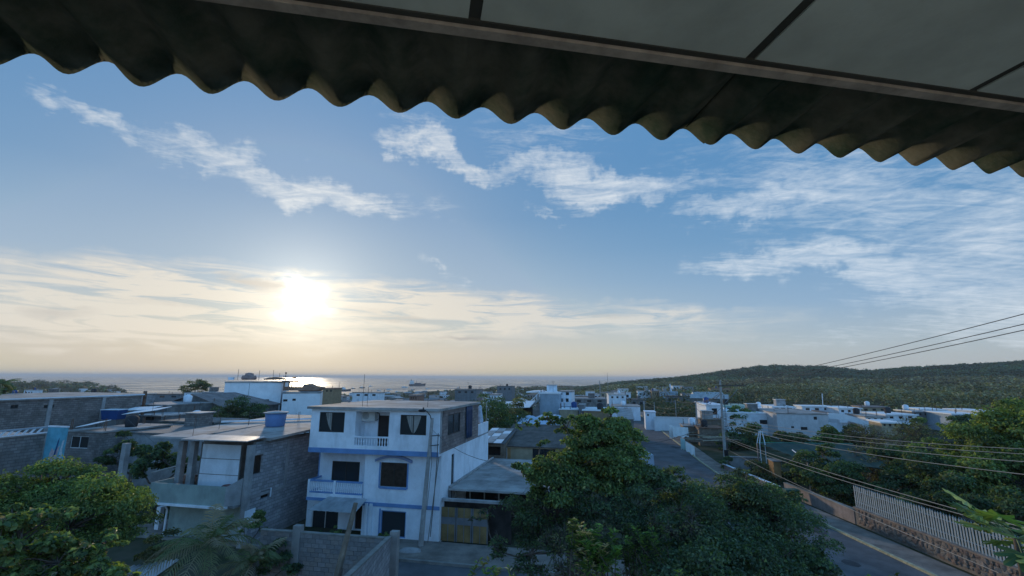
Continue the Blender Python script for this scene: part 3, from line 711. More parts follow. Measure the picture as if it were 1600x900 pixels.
# white and blue cloth bundle standing on the terrace parapet
m = MB(F); vv, z = BF.side(742, 660, BW-.07); vv = 9.2+1.6
m.lathe((BW-.3, vv, ZB+1.0), [(.28, 0), (.30, .2), (.22, .7), (.16, 1.1), (.19, 1.25), (.12, 1.45), (.02, 1.52)], 10)
whole('cloth_figure', m, mat('pale_blue_cloth', (.45, .55, .66), var=.35, scale=3), 'pale blue and white draped figure on the terrace behind the tarp', 'statue', smooth=True)
m = MB(F).tube([(BW-.1, 9.2+2.9, ZB+.6), (BW-.05, 9.2+2.9, ZB+2.7)], .035, 6); whole('terrace_post', m, polec, 'thin pale post at the back corner of the terrace', 'post')

# ---------------------------------------------------------------- leaning lamp pole in front of that house
base = P(657, 853, .1); base = base*1.0; top = Q(675.5, 653, 30.75)
t = thing('street_lamp', base, 'leaning concrete lamp pole with black lamp in front of the white and blue house', 'street lamp')
part('pole', MB().tube([base-Vector((0, 0, .3)), base.lerp(top, .5), top], [.17, .135, .10], 8), polec, t)
arm = [top-Vector((0, 0, .35)), top+Vector((-.12, -.1, .15)), top+Vector((-.33, -.2, .42)), top+Vector((-.52, -.3, .5))]
part('arm', MB().tube(arm, .03, 6), alu, t)
hd = MB(); c = arm[-1]; hd.blob(c+Vector((-.1, 0, -.03)), .28, .13, .09, .05); hl = part('lamp_head', hd, mat('black_plastic', (.03, .03, .035)), t, True)
part('photocell', MB().box(c.x-.06, c.x+.02, c.y-.04, c.y+.04, c.z+.05, c.z+.17), alu, hl)
for dz in (1.3, 2.0): q = base.lerp(top, 1-dz/9); part('bracket', MB().tube([q+Vector((.0, -.1, 0)), q+Vector((.55, .2, .02))], .03, 5), alu, t)
m = MB(); q = base.lerp(top, .86)
m.tube([q+Vector((.45, .2, .1)), q+Vector((.42, .25, -1.5)), q+Vector((.30, .3, -4)), q+Vector((.15, .3, -6.1))], .028, 5)
m.tube([q+Vector((.05, -.15, -.1)), q+Vector((.16, -.2, -1.6)), q+Vector((.05, -.2, -3.2)), q+Vector((-.05, -.15, -4.4))], .016, 4)
part('riser_cable', m, wire_m, t)
q = base+Vector((.35, .55, 0))
m = MB().tube([q+Vector((0, 0, 0)), q+Vector((.5, .1, 5.0)), q+Vector((.72, .15, 8.1))], .022, 5); whole('drain_pipe', m, wire_m, 'thin dark pipe climbing the corner of the white and blue house', 'pipe')

# ---------------------------------------------------------------- grey block house on the left
def grey_house():
    q = Q(384.5, 778, 30.9); z2 = q.z; w = 7.6
    F = Frame(*(Vector((q.x, q.y, 0))-Frame(0, 0, 0, 12).e1*w)[:2], 0, 12)
    D = 14.0
    t = thing('block_house', F.p(w/2, D/2, 0), 'unfinished grey block house with pale green balcony beside the white and blue house', 'house', deg=12)
    zt = F.front(384, 697)[1]; zr = zt+.35
    def sr(x0, y0, x1, y1): a, b = F.side(x0, y0, w); c, d = F.side(x1, y1, w); return (a, c, d, b)
    h1 = sr(394, 713, 409, 738); h2 = sr(408, 768, 421, 775)
    m = MB(F); m.swall(w-.15, w, .35, D, -.1, zt, [h1, h2]); part('side_wall', m, block, t)
    m = MB(F); m.box(w-.32, w+.02, -.02, .348, -.1, zt+.05); k = F.side(446, 720, w)[0]; part('column', m, conc, t); part('column', MB(F).box(w-.2, w+.02, k, k+.3, z2+.05, zt+.02), conc, t)
    part('floor_beam', MB(F).box(w-.3, w+.025, .36, D, z2-.16, z2+.04), conc, t)
    vv = h2[0]; part('window_sill', MB(F).box(w-.01, w+.06, h2[1], h2[1]+.08, h2[2]-.05, h2[3]+.05), white_p, t)
    for h in (h1,): part('hole_lintel', MB(F).box(w-.02, w+.015, h[0]-.1, h[1]+.1, h[3]+.003, h[3]+.12), conc, t)
    # floor slab, balcony and parapets
    part('floor_slab', MB(F).box(-.3, w-.33, .9, D, z2-.17, z2), conc_d, t)
    vb = -.75
    zp = F.front(300, 758, vb)[1]; zl = F.front(300, 792, vb)[1]
    ub0 = F.front(232, 780, vb)[0]; ub1 = F.front(351, 780, vb)[0]
    part('balcony_parapet', MB(F).box(ub0, ub1, vb, vb+.12, zl+.12, zp), teal_p, t)
    part('balcony_parapet', MB(F).hexa([(ub1+.003, vb, zl+.12), (w-.33, -.1, zl+.12), (w-.33, .02, zl+.12), (ub1+.003, vb+.12, zl+.12)], [(ub1+.003, vb, zp), (w-.33, -.1, zp+.42), (w-.33, .02, zp+.42), (ub1+.003, vb+.12, zp)]), conc, t)
    part('balcony_lip', MB(F).box(ub0, ub1+.1, vb-.09, vb+.2, zl-.02, zl+.118), white_p, t)
    part('balcony_slab', MB(F).box(ub0, w-.34, vb+.2, .898, zl, zl+.12), conc_d, t)
    part('parapet_return', MB(F).box(ub0, ub0+.12, vb+.125, .9, zl+.125, zp), teal_p, t)
    # ground floor: pale green wall, white pipe, opening
    m = MB(F); ug = F.front(262, 820, .6)[0]; m.wall(.6, .75, ug, w-.33, -.1, z2-.18, []); part('ground_wall', m, teal_p, t)
    m = MB(F); pu = F.front(258, 820, .3)[0]; m.tube([(ub0+.5, .3, zl-.05), (pu-.35, .3, zl-.15), (pu, .3, zl-.6), (pu-.05, .3, -.1)], .06, 6); part('downpipe', m, white_p, t)
    a = F.front(240, 830, 1.4)[0]; part('ground_pillar', MB(F).box(a, a+.32, 1.4, 1.7, -.1, 1.55), white_p, t)
    part('interior', MB(F).box(.5, w-.4, 1.6, D-.3, 0, z2-.2), inside, t)
    # white board leaning beside the corner
    a, z = F.side(381, 800, w+.03); b0, bz0 = F.side(380, 823, w+.03); b1, bz1 = F.side(399, 793, w+.03); part('white_board', MB(F).box(w+.03, w+.06, b0, b1, bz0, bz1), white_p, t)
    # open upper storey: columns, white sheet screen, back wall, clutter
    for x, hh in ((282, 0), (300, 0), (193, -.3)):
        a, _ = F.front(x, 730, .9); part('bare_column', MB(F).box(a-.19, a+.19, .7, 1.05, z2, zt+.02+hh), conc, t)
    a0, _ = F.front(316, 700, .9); a1, _ = F.front(377, 700, .9)
    zs = [z2+.25, z2+.25+(zt-z2-.35)*.30, z2+.25+(zt-z2-.35)*.66, zt-.1]
    for k in range(3):
        part('screen_panel', MB(F).box(a0+.02*k, a1, .9, .94, zs[k]+.02, zs[k+1]-.02), white_p, t)
    m = MB(F)
    for z in zs[1:3]: m.box(a0, a1, .885, .945, z-.018, z+.018)
    m.box(a0-.05, a0-.003, .88, .95, z2, zt); m.box(a1+.003, a1+.06, .88, .95, z2, zt); part('screen_frame', m, conc_d, t)
    part('back_wall', MB(F).box(-.2, w-.35, 4.2, 4.35, z2+.01, zt+.2), conc_d, t)
    m = MB(F)
    part('rubble_bags', MB(F).blob((a0-.9, 2.0, z2+.3), .5, .4, .35).blob((a0-2.2, 2.4, z2+.3), .8, .5, .3).blob((a0-1.4, 1.7, z2+.2), .4, .4, .22), mat('sack_brown', (.20, .12, .09), var=.5, scale=4), t, True)
    part('rubble_bags', MB(F).blob((a1-.4, .62, z2+.3), .7, .2, .28), mat('faded_red_cloth', (.28, .14, .13), var=.4), t, True)
    part('tilted_pole', MB(F).tube([(-1.2, 1.2, z2+.9), (1.9, 1.6, z2+1.7)], .05, 6), polec, t)
    # roof of several slabs at slightly different heights
    zf = zt+.30
    u_a = F.front(225, 688, -.2)[0]
    part('roof_slab', MB(F).hexa([(u_a, .2, zf-.05), (a0-.35, .1, zf-.03), (a0-.35, D, zf+.35), (u_a-.5, D, zf+.35)], [(u_a, .2, zf+.07), (a0-.35, .1, zf+.09), (a0-.35, D, zf+.47), (u_a-.5, D, zf+.47)]), conc_roof, t)
    part('roof_slab', MB(F).hexa([(a0-.36, -.5, zf), (w+.05, -.5, zf+.02), (w+.05, 1.2, zf+.10), (a0-.36, 1.2, zf+.10)], [(a0-.36, -.5, zf+.06), (w+.05, -.5, zf+.08), (w+.05, 1.2, zf+.16), (a0-.36, 1.2, zf+.16)]), zinc, t)
    part('roof_slab', MB(F).hexa([(a0-.34, 1.22, zf-.1), (w+.35, 1.22, zf-.1), (w+.35, D, zf+.35), (a0-.34, D, zf+.35)], [(a0-.34, 1.22, zf+.06), (w+.35, 1.22, zf+.06), (w+.35, D, zf+.5), (a0-.34, D, zf+.5)]), conc_roof, t)
    part('roof_beam', MB(F).box(w-.25, w-.02, .4, D-.1, zt+.01, zf-.12), conc_d, t)
    part('roof_curb', MB(F).hexa([(-1.5, 7.0, zf+.32), (w, 11.8, zf+.5), (w, 12, zf+.5), (-1.5, 7.2, zf+.32)], [(-1.5, 7.0, zf+.46), (w, 11.8, zf+.62), (w, 12, zf+.62), (-1.5, 7.2, zf+.46)]), white_p, t)
    m = MB(F)
    for u, v in ((3.2, 7.5), (4.1, 9.3), (5.3, 9.8), (1.2, 4.0), (2.2, .8), (4.2, 9.0)): h = rnd.uniform(.6, 1.5); m.tube([(u, v, zf+.1), (u+.05, v, zf+.5+h)], .018, 4)
    part('rebar', m, rust, t)
    # things standing on the roof
    tv = 6.4; tu, tz = F.front(430, 662, tv); zz = zf+.06+.44*(tv-1.22)/(D-1.22)
    tk = thing('water_tank', F.p(tu, tv, zz), 'pale blue round water tank with grey lid on the flat roof', 'water tank')
    part('tank_body', MB(F).lathe((tu, tv, zz), [(.68, 0), (.70, .05), (.74, .5), (.80, 1.02)], 20), mat('pale_blue_plastic', (.13, .22, .42), rough=.5, var=.12, stain=.2, bump=.03), tk, True)
    part('tank_lid', MB(F).lathe((tu, tv, zz+1.02), [(.9, 0), (.92, .05), (.5, .12), (.12, .16)], 20), mat('tank_lid_grey', (.38, .39, .40), var=.15), tk)
    part('pipe', MB(F).tube([(tu-.9, tv, zz+.05), (tu-.9, tv+.1, zz+.9), (tu-2.6, tv+.2, zz+1.0), (tu-2.6, tv+.2, zz)], .03, 5), alu, tk)
    return F, w
GF, GW = grey_house()

# ---------------------------------------------------------------- garage to the right of the blue house
def garage():
    F = BF; t = thing('garage', F.p(BW+4, 6, 0), 'low garage with grey concrete roof and tan double gate beside the lamp pole', 'garage', deg=12)
    zr = 3.0; vf, _ = F.side(686, 762, BW); vf = max(2.0, vf)
    u1 = F.front(880, 765, vf)[0]; dd = 12.2
    nu, nv = 3, 4
    for i in range(nu):
        for j in range(nv):
            a = BW+.02+(u1-BW)*i/nu; b = BW+.02+(u1-BW)*(i+1)/nu-.02; c = vf+dd*j/nv; d = vf+dd*(j+1)/nv-.025
            part('roof_panel', MB(F).hexa([(a, c, zr-.12), (b, c, zr-.12), (b, d, zr-.10), (a, d, zr-.10)], [(a, c, zr+.01*(i % 2)), (b, c, zr+.01*(i % 2)), (b, d, zr+.02), (a, d, zr+.02)]), conc_roof, t)
    part('roof_curb', MB(F).box(BW+.02, BW+.16, vf+.1, vf+dd, zr+.025, zr+.14), conc, t)
    m = MB(F)
    m.box(BW+.03, BW+.2, vf+.1, vf+.3, 0, zr-.13); part('wall', m, conc_d, t)
    part('back_wall', MB(F).box(BW+.2, u1-.1, vf+3.5, vf+3.65, 0, zr-.14), inside, t)
    m = MB(F)
    for k in range(7): a = BW+.5+k*1.0; part('screen_slat', MB(F).box(a, a+.07, vf+.12, vf+.2, 2.0, zr-.13), wood, t)
    # gate and pillars
    vg = .9; gu0, gz0 = F.front(688.5, 792, vg); gu1, _ = F.front(763, 792, vg); zb_ = F.front(725, 784, vg)[1]
    part('gate_beam', MB(F).box(F.front(681, 782, vg)[0], gu1+1.5, vg-.05, vg+.2, zb_-.02, zb_+.14), conc, t)
    a, _ = F.front(683, 820, vg); part('gate_pillar', MB(F).box(a, gu0-.02, vg-.03, vg+.2, 0, zb_-.025), orange_p, t)
    a2, _ = F.front(672, 820, vg); part('meter_wall', MB(F).box(a2, a-.01, vg+.02, vg+.3, 0, 1.95), beige_p, t)
    for z in (.95, 1.5): part('meter_box', MB(F).box(a2+.08, a-.08, vg-.06, vg+.018, z, z+.3), steel_g, t)
    gm = mat('tan_gate_sheet', (.25, .17, .075), rough=.6, var=.3, scale=1.6, stain=.4)
    n = 3; zt_ = gz0
    for i in range(n):
        c = gu0+(gu1-gu0)*i/n; d = gu0+(gu1-gu0)*(i+1)/n
        lf = part('gate_leaf', MB(F).box(c+.02, d-.02, vg+.02, vg+.06, .08, zt_), gm, t)
        part('gate_band', MB(F).box(c+.05, d-.05, vg+.005, vg+.018, zt_*.52, zt_*.72), steel_g, lf)
        m = MB(F); m.box(c+.02, c+.09, vg-.01, vg+.019, .08, zt_-.003); m.box(d-.09, d-.02, vg-.01, vg+.019, .08, zt_-.003); part('gate_stile', m, steel_g, lf)
        part('gate_stile', MB(F).box((c+d)/2-.02, (c+d)/2+.02, vg-.008, vg+.004, .08, zt_-.005), steel_g, lf)
    part('interior', MB(F).box(gu0-.1, gu1+1.4, vg+.5, vg+.6, 0, zb_-.05), inside, t)
garage()
# ---------------------------------------------------------------- streets
asph = mat('worn_asphalt', (.125, .127, .135), rough=.9, var=.3, scale=.5, bump=.5, stain=.25, spec=.15)
side_m = mat('dusty_sidewalk', (.25, .215, .19), rough=.95, var=.35, scale=.8, bump=.5, stain=.3, spec=.1)
kerb_m = mat('kerb_concrete', (.24, .235, .22), var=.3, stain=.3)
yel = mat('faded_yellow_kerb_paint', (.42, .40, .27), var=.3, scale=4, stain=.3)
RC = [(19.2, 8), (19.2, 28), (19.2, 40), (19.3, 54), (20.5, 62), (23.8, 80), (28.0, 105), (33.5, 137), (36, 150)]   # centre of the main road
def road_strip(name, pts, o0, o1, z, m, skirt=None, kind='structure'):
    b = MB(); n = len(pts); rows = []
    fine = []
    for (a, c) in zip(pts, pts[1:]):
        k = max(1, int(math.dist(a, c)/4))
        for i in range(k): fine.append((a[0]+(c[0]-a[0])*i/k, a[1]+(c[1]-a[1])*i/k))
    fine.append(pts[-1])
    for i, p in enumerate(fine):
        a = fine[max(0, i-1)]; c = fine[min(len(fine)-1, i+1)]; dx, dy = c[0]-a[0], c[1]-a[1]; l = math.hypot(dx, dy); nx, ny = dy/l, -dx/l
        q0 = (p[0]+nx*o0, p[1]+ny*o0); q1 = (p[0]+nx*o1, p[1]+ny*o1)
        g = max(ground(*q0), ground(*q1), ground(*p))+.02*(1 if math.hypot(*p) < 100 else 4)
        if skirt: b.v((q0[0], q0[1], g-.2), (q0[0], q0[1], g+z), (q1[0], q1[1], g+z), (q1[0], q1[1], g-.2))
        else: b.v((q0[0], q0[1], g+z), (q1[0], q1[1], g+z))
    for i in range(len(fine)-1):
        if skirt:
            q = 4*i
            for j in range(3): b.F.append((q+j, q+4+j, q+5+j, q+1+j))
        else: q = 2*i; b.F.append((q, q+2, q+3, q+1))
    b.F = [f[::-1] for f in b.F]
    o = b.build(name, m); tag(o, kind=kind); return o
road_strip('road', RC, -3.6, 3.45, .0, asph)
road_strip('road_kerb', RC, 3.45, 3.62, .13, yel, True)
road_strip('sidewalk', RC, 3.62, 5.45, .115, side_m, True)
road_strip('road_kerb', RC[2:], -3.8, -3.6, .13, kerb_m, True)
road_strip('sidewalk', RC[2:], -5.2, -3.8, .115, side_m, True)
e1 = BF.e1
cs = [tuple((Vector((x, 25.4, 0))+e1*0)[:2]) for x in ()]
c0 = P(690, 884, 0); ax = Vector((e1.x, e1.y, 0)); nrm = Vector((BF.e2.x, BF.e2.y, 0))
mid = c0-nrm*3.2
cross = [tuple((mid+ax*k)[:2]) for k in (-2.7, 0, 10, 21.5)]
road_strip('side_street', cross, -3.2, 3.2, -.004, asph)
crossl = [tuple((mid+ax*k)[:2]) for k in (-30, -15, 0, 10)]
road_strip('street_kerb', crossl+[tuple((mid+ax*17.5)[:2])], -3.38, -3.2, .14, kerb_m, True)
road_strip('sidewalk', crossl+[tuple((mid+ax*17.5)[:2])], -6.5, -3.38, .10, side_m, True)
pr = random.Random(9)
pm_ = [mat('asphalt_repair_dark', (.07, .072, .078), var=.25, spec=.1, bump=.4), mat('asphalt_dust', (.17, .16, .15), var=.25, spec=.1, bump=.4), mat('asphalt_repair_grey', (.10, .10, .105), var=.25, spec=.1, bump=.4)]
for k in range(13):
    y = (29, 33.5, 37, 41, 45, 31, 50, 58, 66, 35, 27.5, 39.5, 74)[k]; x = lerp_t([(b, a) for a, b in RC], y)+pr.uniform(-2, 3.0); n = 9; m = MB(); rx, ry = pr.uniform(.25, .8), pr.uniform(.5, 1.6)
    m.poly(*[(x+rx*pr.uniform(.7, 1.1)*math.cos(2*math.pi*i/n), y+ry*pr.uniform(.7, 1.1)*math.sin(2*math.pi*i/n), .026+.0006*k) for i in range(n)])
    o = m.build('asphalt_patch', pm_[k % 3]); tag(o, kind='structure')
# brick kerb and low wall further along the right side
# ---------------------------------------------------------------- stone wall with picket fence
def fence():
    b0 = P(1337, 817, .1); X = b0.x; y0 = b0.y; y1 = 19.5
    F_ = 0
    t = thing('stone_fence_wall', (X, (y0+y1)/2, 0), 'low rubble stone wall carrying a pale picket fence along the road', 'wall')
    sm = [mat('rubble_stone_%s' % n, c, var=.3, scale=5, stain=.3, bump=.6) for n, c in (('brown', (.21, .165, .14)), ('tan', (.26, .215, .185)), ('grey', (.20, .185, .175)), ('red', (.22, .16, .135)))]
    mor = mat('stone_mortar', (.20, .175, .155), var=.2)
    H = 1.12
    part('mortar_core', MB().box(X+.04, X+.36, y1, y0, -.1, H), mor, t)
    part('wall_cap', MB().box(X-.03, X+.42, y1-.01, y0+.05, H+.002, H+.09), mat('cap_concrete', (.25, .20, .17), var=.3), t)
    protos = []
    for k in range(10):
        mb = MB(); mb.blob((0, 0, 0), 1, 1, 1, .38, 7, 4); protos.append(mb)
    zz = .14; row = 0; cnt = 0; r2 = random.Random(3); meshes = {}
    while zz < H and cnt < 298:
        hh = r2.uniform(.2, .27); y = y0-.1-r2.random()*.2
        while y > y1+.1:
            w = r2.uniform(.24, .46)
            k = (r2.randrange(10), r2.randrange(4))
            if k not in meshes:
                o = protos[k[0]].build('stone', sm[k[1]], None, False); meshes[k] = o.data
            else: o = bpy.data.objects.new('stone', meshes[k]); C.objects.link(o)
            o.parent = t; o.location = (r2.uniform(.03, .06), y-w/2-(y0+y1)/2, zz+hh/2+r2.uniform(-.03, .03)); o.scale = (r2.uniform(.05, .09), w*r2.uniform(.5, .62), hh*r2.uniform(.5, .68)); o.rotation_euler = (r2.uniform(-.6, .6), 0, 0)
            y -= w+.02; cnt += 1
            if cnt >= 299: break
        zz += hh+.01
    # picket fence on it
    f = thing('picket_fence', (X+.18, (y0+y1)/2, H+.09), 'white metal picket fence standing on the rubble stone wall', 'fence')
    pm = mat('pale_fence_paint', (.36, .41, .43), rough=.5, var=.15, stain=.25, bump=.05)
    proto = None; n = int((y0-y1)/.185)
    for i in range(n):
        y = y0-.05-i*.185; base = H+.12; top = base+1.45+(.12 if i == 0 else 0)+.02*math.sin(i*1.7)
        if proto is None:
            mb = MB(); mb.hexa([(-.012, -.045, 0), (.012, -.045, 0), (.012, .045, 0), (-.012, .045, 0)], [(-.012, -.045, 1.42), (.012, -.045, 1.42), (.012, .045, 1.42), (-.012, .045, 1.42)])
            mb.poly((-.012, -.045, 1.42), (.012, -.045, 1.42), (.012, 0, 1.5), (-.012, 0, 1.5)); mb.poly((-.012, 0, 1.5), (.012, 0, 1.5), (.012, .045, 1.42), (-.012, .045, 1.42))
            proto = mb.build('picket', pm); o = proto
        else: o = proto.copy(); C.objects.link(o)
        o.parent = f; o.location = (0, y-(y0+y1)/2, .02+.02*math.sin(i*1.7)); o.rotation_euler = (r2.uniform(-.015, .015), 0, 0)
    for z in (.35, 1.1): part('rail', MB().box(X+.20, X+.235, y1, y0, H+.09+z, H+.09+z+.05), pm, f)
    return X, y0
FX, FY = fence()
# plastered low wall continuing up the road
m_p = mat('pinkish_wall_paint', (.30, .25, .235), var=.25, stain=.4)
t = thing('low_wall', (FX, FY+6, 0), 'low pinkish plastered wall beyond the stone wall along the sidewalk', 'wall')
part('wall', MB().hexa([(FX, FY+.05, -.1), (FX+.25, FY+.05, -.1), (FX+.25, FY+8.9, -.1), (FX, FY+8.9, -.1)], [(FX, FY+.05, .95), (FX+.25, FY+.05, .95), (FX+.25, FY+8.9, .95), (FX, FY+8.9, .95)]), m_p, t)
part('wall_cap', MB().box(FX-.05, FX+.3, FY+.05, FY+8.9, .952, 1.02), mat('kerb_concrete', ()), t)
t = thing('low_wall', (FX, FY+14, 0), 'white topped low wall behind the green bins beside the road', 'wall')
part('wall', MB().box(FX-.5, FX-.3, FY+9, FY+21, -.1, .6), m_p, t); part('wall_cap', MB().box(FX-.56, FX-.24, FY+9, FY+21, .602, .66), white_p, t)
gb = mat('bin_green', (.03, .12, .10), rough=.5, var=.2)
for k, (px, lab) in enumerate(((1232, 'left green bin at the roadside by the low wall'), (1243, 'right green bin at the roadside by the low wall'))):
    q = P(px, 783, .1); t = thing('rubbish_bin', q, lab, 'bin', 'green bins beside the road')
    part('bin_body', MB().hexa([q+Vector(v) for v in ((-.2, -.2, 0), (.2, -.2, 0), (.2, .2, 0), (-.2, .2, 0))], [q+Vector(v) for v in ((-.27, -.27, .9), (.27, -.27, .9), (.27, .27, .9), (-.27, .27, .9))]), gb, t)
    part('lid', MB().box(q.x-.29, q.x+.29, q.y-.31, q.y+.3, .1+.91, .1+.98), gb, t)

# ---------------------------------------------------------------- block yard wall in the foreground
def yard_wall():
    F0 = Q(406, 844, 24.6); F1 = Q(612, 839.5, 23.4); L_ = math.hypot(F1.x-F0.x, F1.y-F0.y); zt = F1.z-.04
    deg = -math.degrees(math.atan2(F1.y-F0.y, F1.x-F0.x)); F = Frame(F0.x, F0.y, 0, deg)
    t = thing('yard_wall', F.p(L_/2, 0, 0), 'grey concrete block yard wall with pillars across the bottom of the view', 'wall', deg=deg)
    bms = [mat('yard_block_%s' % n, c, var=.22, scale=4, stain=.35, bump=.7) for n, c in (('grey', (.25, .245, .25)), ('dark', (.205, .20, .205)), ('warm', (.245, .225, .215)))]
    part('mortar_core', MB(F).box(0, L_, .02, .13, 0, zt-.06), mat('block_mortar', (.17, .165, .165), var=.2), t)
    meshes = {}; r2 = random.Random(5); cnt = 0; z = zt-.07-.19; row = 0
    while z > 0 and cnt < 290:
        u = -.2*(row % 2)
        while u < L_-.02:
            a = max(0, u); b = min(L_, u+.39)
            if b-a > .06:
                w = round(b-a, 2); k = (w, r2.randrange(3))
                if k not in meshes:
                    mb = MB(); mb.hexa([(0, -.002, 0), (w-.012, -.002, 0), (w-.012, .155, 0), (0, .155, 0)], [(0, -.002, .185), (w-.012, -.002, .185), (w-.012, .155, .185), (0, .155, .185)]); o = mb.build('block', bms[k[1]]); meshes[k] = o.data
                else: o = bpy.data.objects.new('block', meshes[k]); C.objects.link(o)
                o.parent = t; o.location = (a-L_/2, r2.uniform(-.006, .006), z); cnt += 1
            u += .4
        z -= .2; row += 1
    part('wall_cap', MB(F).box(-.02, L_, -.02, .17, zt-.062, zt), kerb_m, t)
    for px0, px1, dz in ((455, 467, .28), (608, 620, .30)):
        a = F.front(px0, 850, -.1)[0]; b = F.front(px1, 850, -.1)[0]
        part('pillar', MB(F).box(a, b, -.08, .22, 0, zt+dz), mat('pillar_concrete', (.29, .285, .28), var=.2, stain=.3), t)
    # wing wall coming toward the camera
    a = F.front(612, 850, 0)[0]; A = F.p(a, 0, 0); q = Q(540, 905, 16.5); B = Vector((q.x, q.y, 0)); L2 = (B-A).length
    d2 = math.degrees(-math.atan2((A-B).y, (A-B).x)); F2 = Frame(B.x, B.y, 0, d2)
    t2 = thing('wing_wall', F2.p(L2/2, 0, 0), 'block wall with pale sloping cap running from the corner pillar toward the camera', 'wall', deg=d2)
    part('wall', MB(F2).hexa([(0, 0, 0), (L2-.2, 0, 0), (L2-.2, .15, 0), (0, .15, 0)], [(0, 0, q.z-.05), (L2-.2, 0, zt+.1), (L2-.2, .15, zt+.1), (0, .15, q.z-.05)]), block, t2)
    part('wall_cap', MB(F2).hexa([(0, -.03, q.z-.048), (L2-.2, -.03, zt+.102), (L2-.2, .18, zt+.102), (0, .18, q.z-.048)], [(0, -.03, q.z+.01), (L2-.2, -.03, zt+.16), (L2-.2, .18, zt+.16), (0, .18, q.z+.01)]), kerb_m, t2)
yard_wall()
# leaning timber in front of the yard wall
b_ = Q(523, 915, 19.0); t_ = Q(556, 786, 20.4); low = b_-(t_-b_)*(b_.z/(t_.z-b_.z))
t = thing('leaning_timber', low, 'weathered timber post leaning to the right in front of the block yard wall', 'post')
part('timber', MB().tube([low, low.lerp(t_, .5), t_], [.19, .14, .09], 7), wood, t)
part('nailed_board', MB().tube([low.lerp(t_, .1)+Vector((.16, -.1, 0)), low.lerp(t_, .62)+Vector((.13, -.1, 0))], .07, 4), mat('old_board', (.15, .12, .10), var=.4), t)
# corrugated sheet roof, bottom left
def small_roof():
    a = P(172, 889, 2.3); b = P(282, 873, 2.3); c = P(222, 915, 2.1); d = a+(c-b)
    t = thing('sheet_roof', (a+b+c+d)/4-Vector((0, 0, 2.2)), 'small pale corrugated metal roof among the trees at the bottom left', 'roof')
    nx = 60; m = MB()
    for j in range(2):
        for i in range(nx+1):
            s = i/nx; p = (a.lerp(b, s) if j == 0 else d.lerp(c, s)); m.v(p+Vector((0, 0, .035*math.sin(s*2*math.pi*13))))
    k = nx+1; m.F = [(i, i+1, k+i+1, k+i)[::-1] for i in range(nx)]
    o = part('corrugated_sheet', m, mat('bright_zinc', (.55, .58, .62), rough=.45, var=.15, metal=.2, stain=.2), t, True); s = o.modifiers.new('thickness', 'SOLIDIFY'); s.thickness = .01
    for k_, p in enumerate((a, b, c, d)): p = p.lerp((a+b+c+d)/4, .08); part('post', MB().box(p.x-.06, p.x+.06, p.y-.06, p.y+.06, 0, p.z-.05), wood, t)
small_roof()
# low concrete step and debris in front of the garage
q = P(641, 862, .1)
m = MB().blob(q, .75, .35, .22, .1, 10, 5); whole('concrete_lump', m, conc, 'rounded pale concrete lump on the sidewalk below the lamp pole', 'kerb block', smooth=True)

# ---------------------------------------------------------------- utility poles and cables
def pole(base, top, r0, r1, label, group=None):
    t = thing('utility_pole', base, label, 'utility pole', group)
    part('pole', MB().tube([base-Vector((0, 0, .4)), base.lerp(top, .5), top], [r0, (r0+r1)/2, r1], 8), polec, t); return t
mb_ = P(1134, 727, .1); mt = Q(1125, 594, mb_.y-.5)
MP = pole(mb_, mt, .21, .13, 'tall concrete utility pole with wooden crossarm beside the road')
ca0 = Q(1121, 603, mt.y-.2); ca1 = Q(1166, 602, mt.y+.6)
X = part('crossarm', MB().hexa([ca0+Vector(v) for v in ((0, -.05, -.07), (0, .05, -.07), (0, .05, .07), (0, -.05, .07))], [ca1+Vector(v) for v in ((0, -.05, -.07), (0, .05, -.07), (0, .05, .07), (0, -.05, .07))]), mat('creosoted_wood', (.10, .085, .075), var=.3), MP)
ins = []
for f in (.33, .62, .88):
    p = ca0.lerp(ca1, f); ins.append(p+Vector((0, 0, .24))); part('insulator', MB().lathe(p+Vector((0, 0, .07)), [(.03, 0), (.03, .05), (.07, .06), (.05, .10), (.07, .12), (.04, .19)], 8), mat('brown_porcelain', (.08, .04, .03), rough=.3, var=.1), X)
part('brace', MB().tube([Q(1153, 608, mt.y+.3), Q(1133, 630, mt.y-.1)], .035, 5), steel_g, MP)
q = Q(1134, 707, mb_.y-.25); part('meter_box', MB().box(q.x-.2, q.x+.2, q.y-.2, q.y, q.z-.35, q.z+.3), mat('black_box', (.02, .02, .022)), MP)
m = MB()
for k, (dy, h) in enumerate(((0, .6), (.1, 1.5), (-.1, 2.4), (.05, 3.6))): q = mb_.lerp(mt, .45+.09*k); m.box(q.x-.02, q.x+.42, q.y-.12, q.y-.06, q.z-.04, q.z+.04)
part('service_bracket', m, steel_g, MP)
m = MB(); 
for k in range(3): q0 = mb_.lerp(mt, .2); q1 = mb_.lerp(mt, .82); o_ = Vector((.22+.05*k, -.15, 0)); m.tube([q0+o_, q0.lerp(q1, .5)+o_+Vector((.05*k, 0, 0)), q1+o_], .02, 4)
part('riser_cable', m, wire_m, MP)
pale_c = mat('pale_cable_sheath', (.34, .32, .29), var=.15, bump=0)
def cable(a, b, sag, label, r=.018, group=None, n=20):
    pts = [a.lerp(b, i/n)-Vector((0, 0, sag*4*(i/n)*(1-i/n))) for i in range(n+1)]
    whole('overhead_cable', MB().tube(pts, r, 4), pale_c if 'right' in (group or '') else wire_m, label, 'cable', group)
# power conductors rising to the upper right
for k, (ex, ey) in enumerate(((1640, 480), (1640, 497), (1640, 507))):
    cable(ins[k], Q(ex, ey, 22-k*.3), .25, ('topmost', 'middle', 'lowest')[k]+' of the three power lines rising from the crossarm to the right edge', .022, 'power lines')
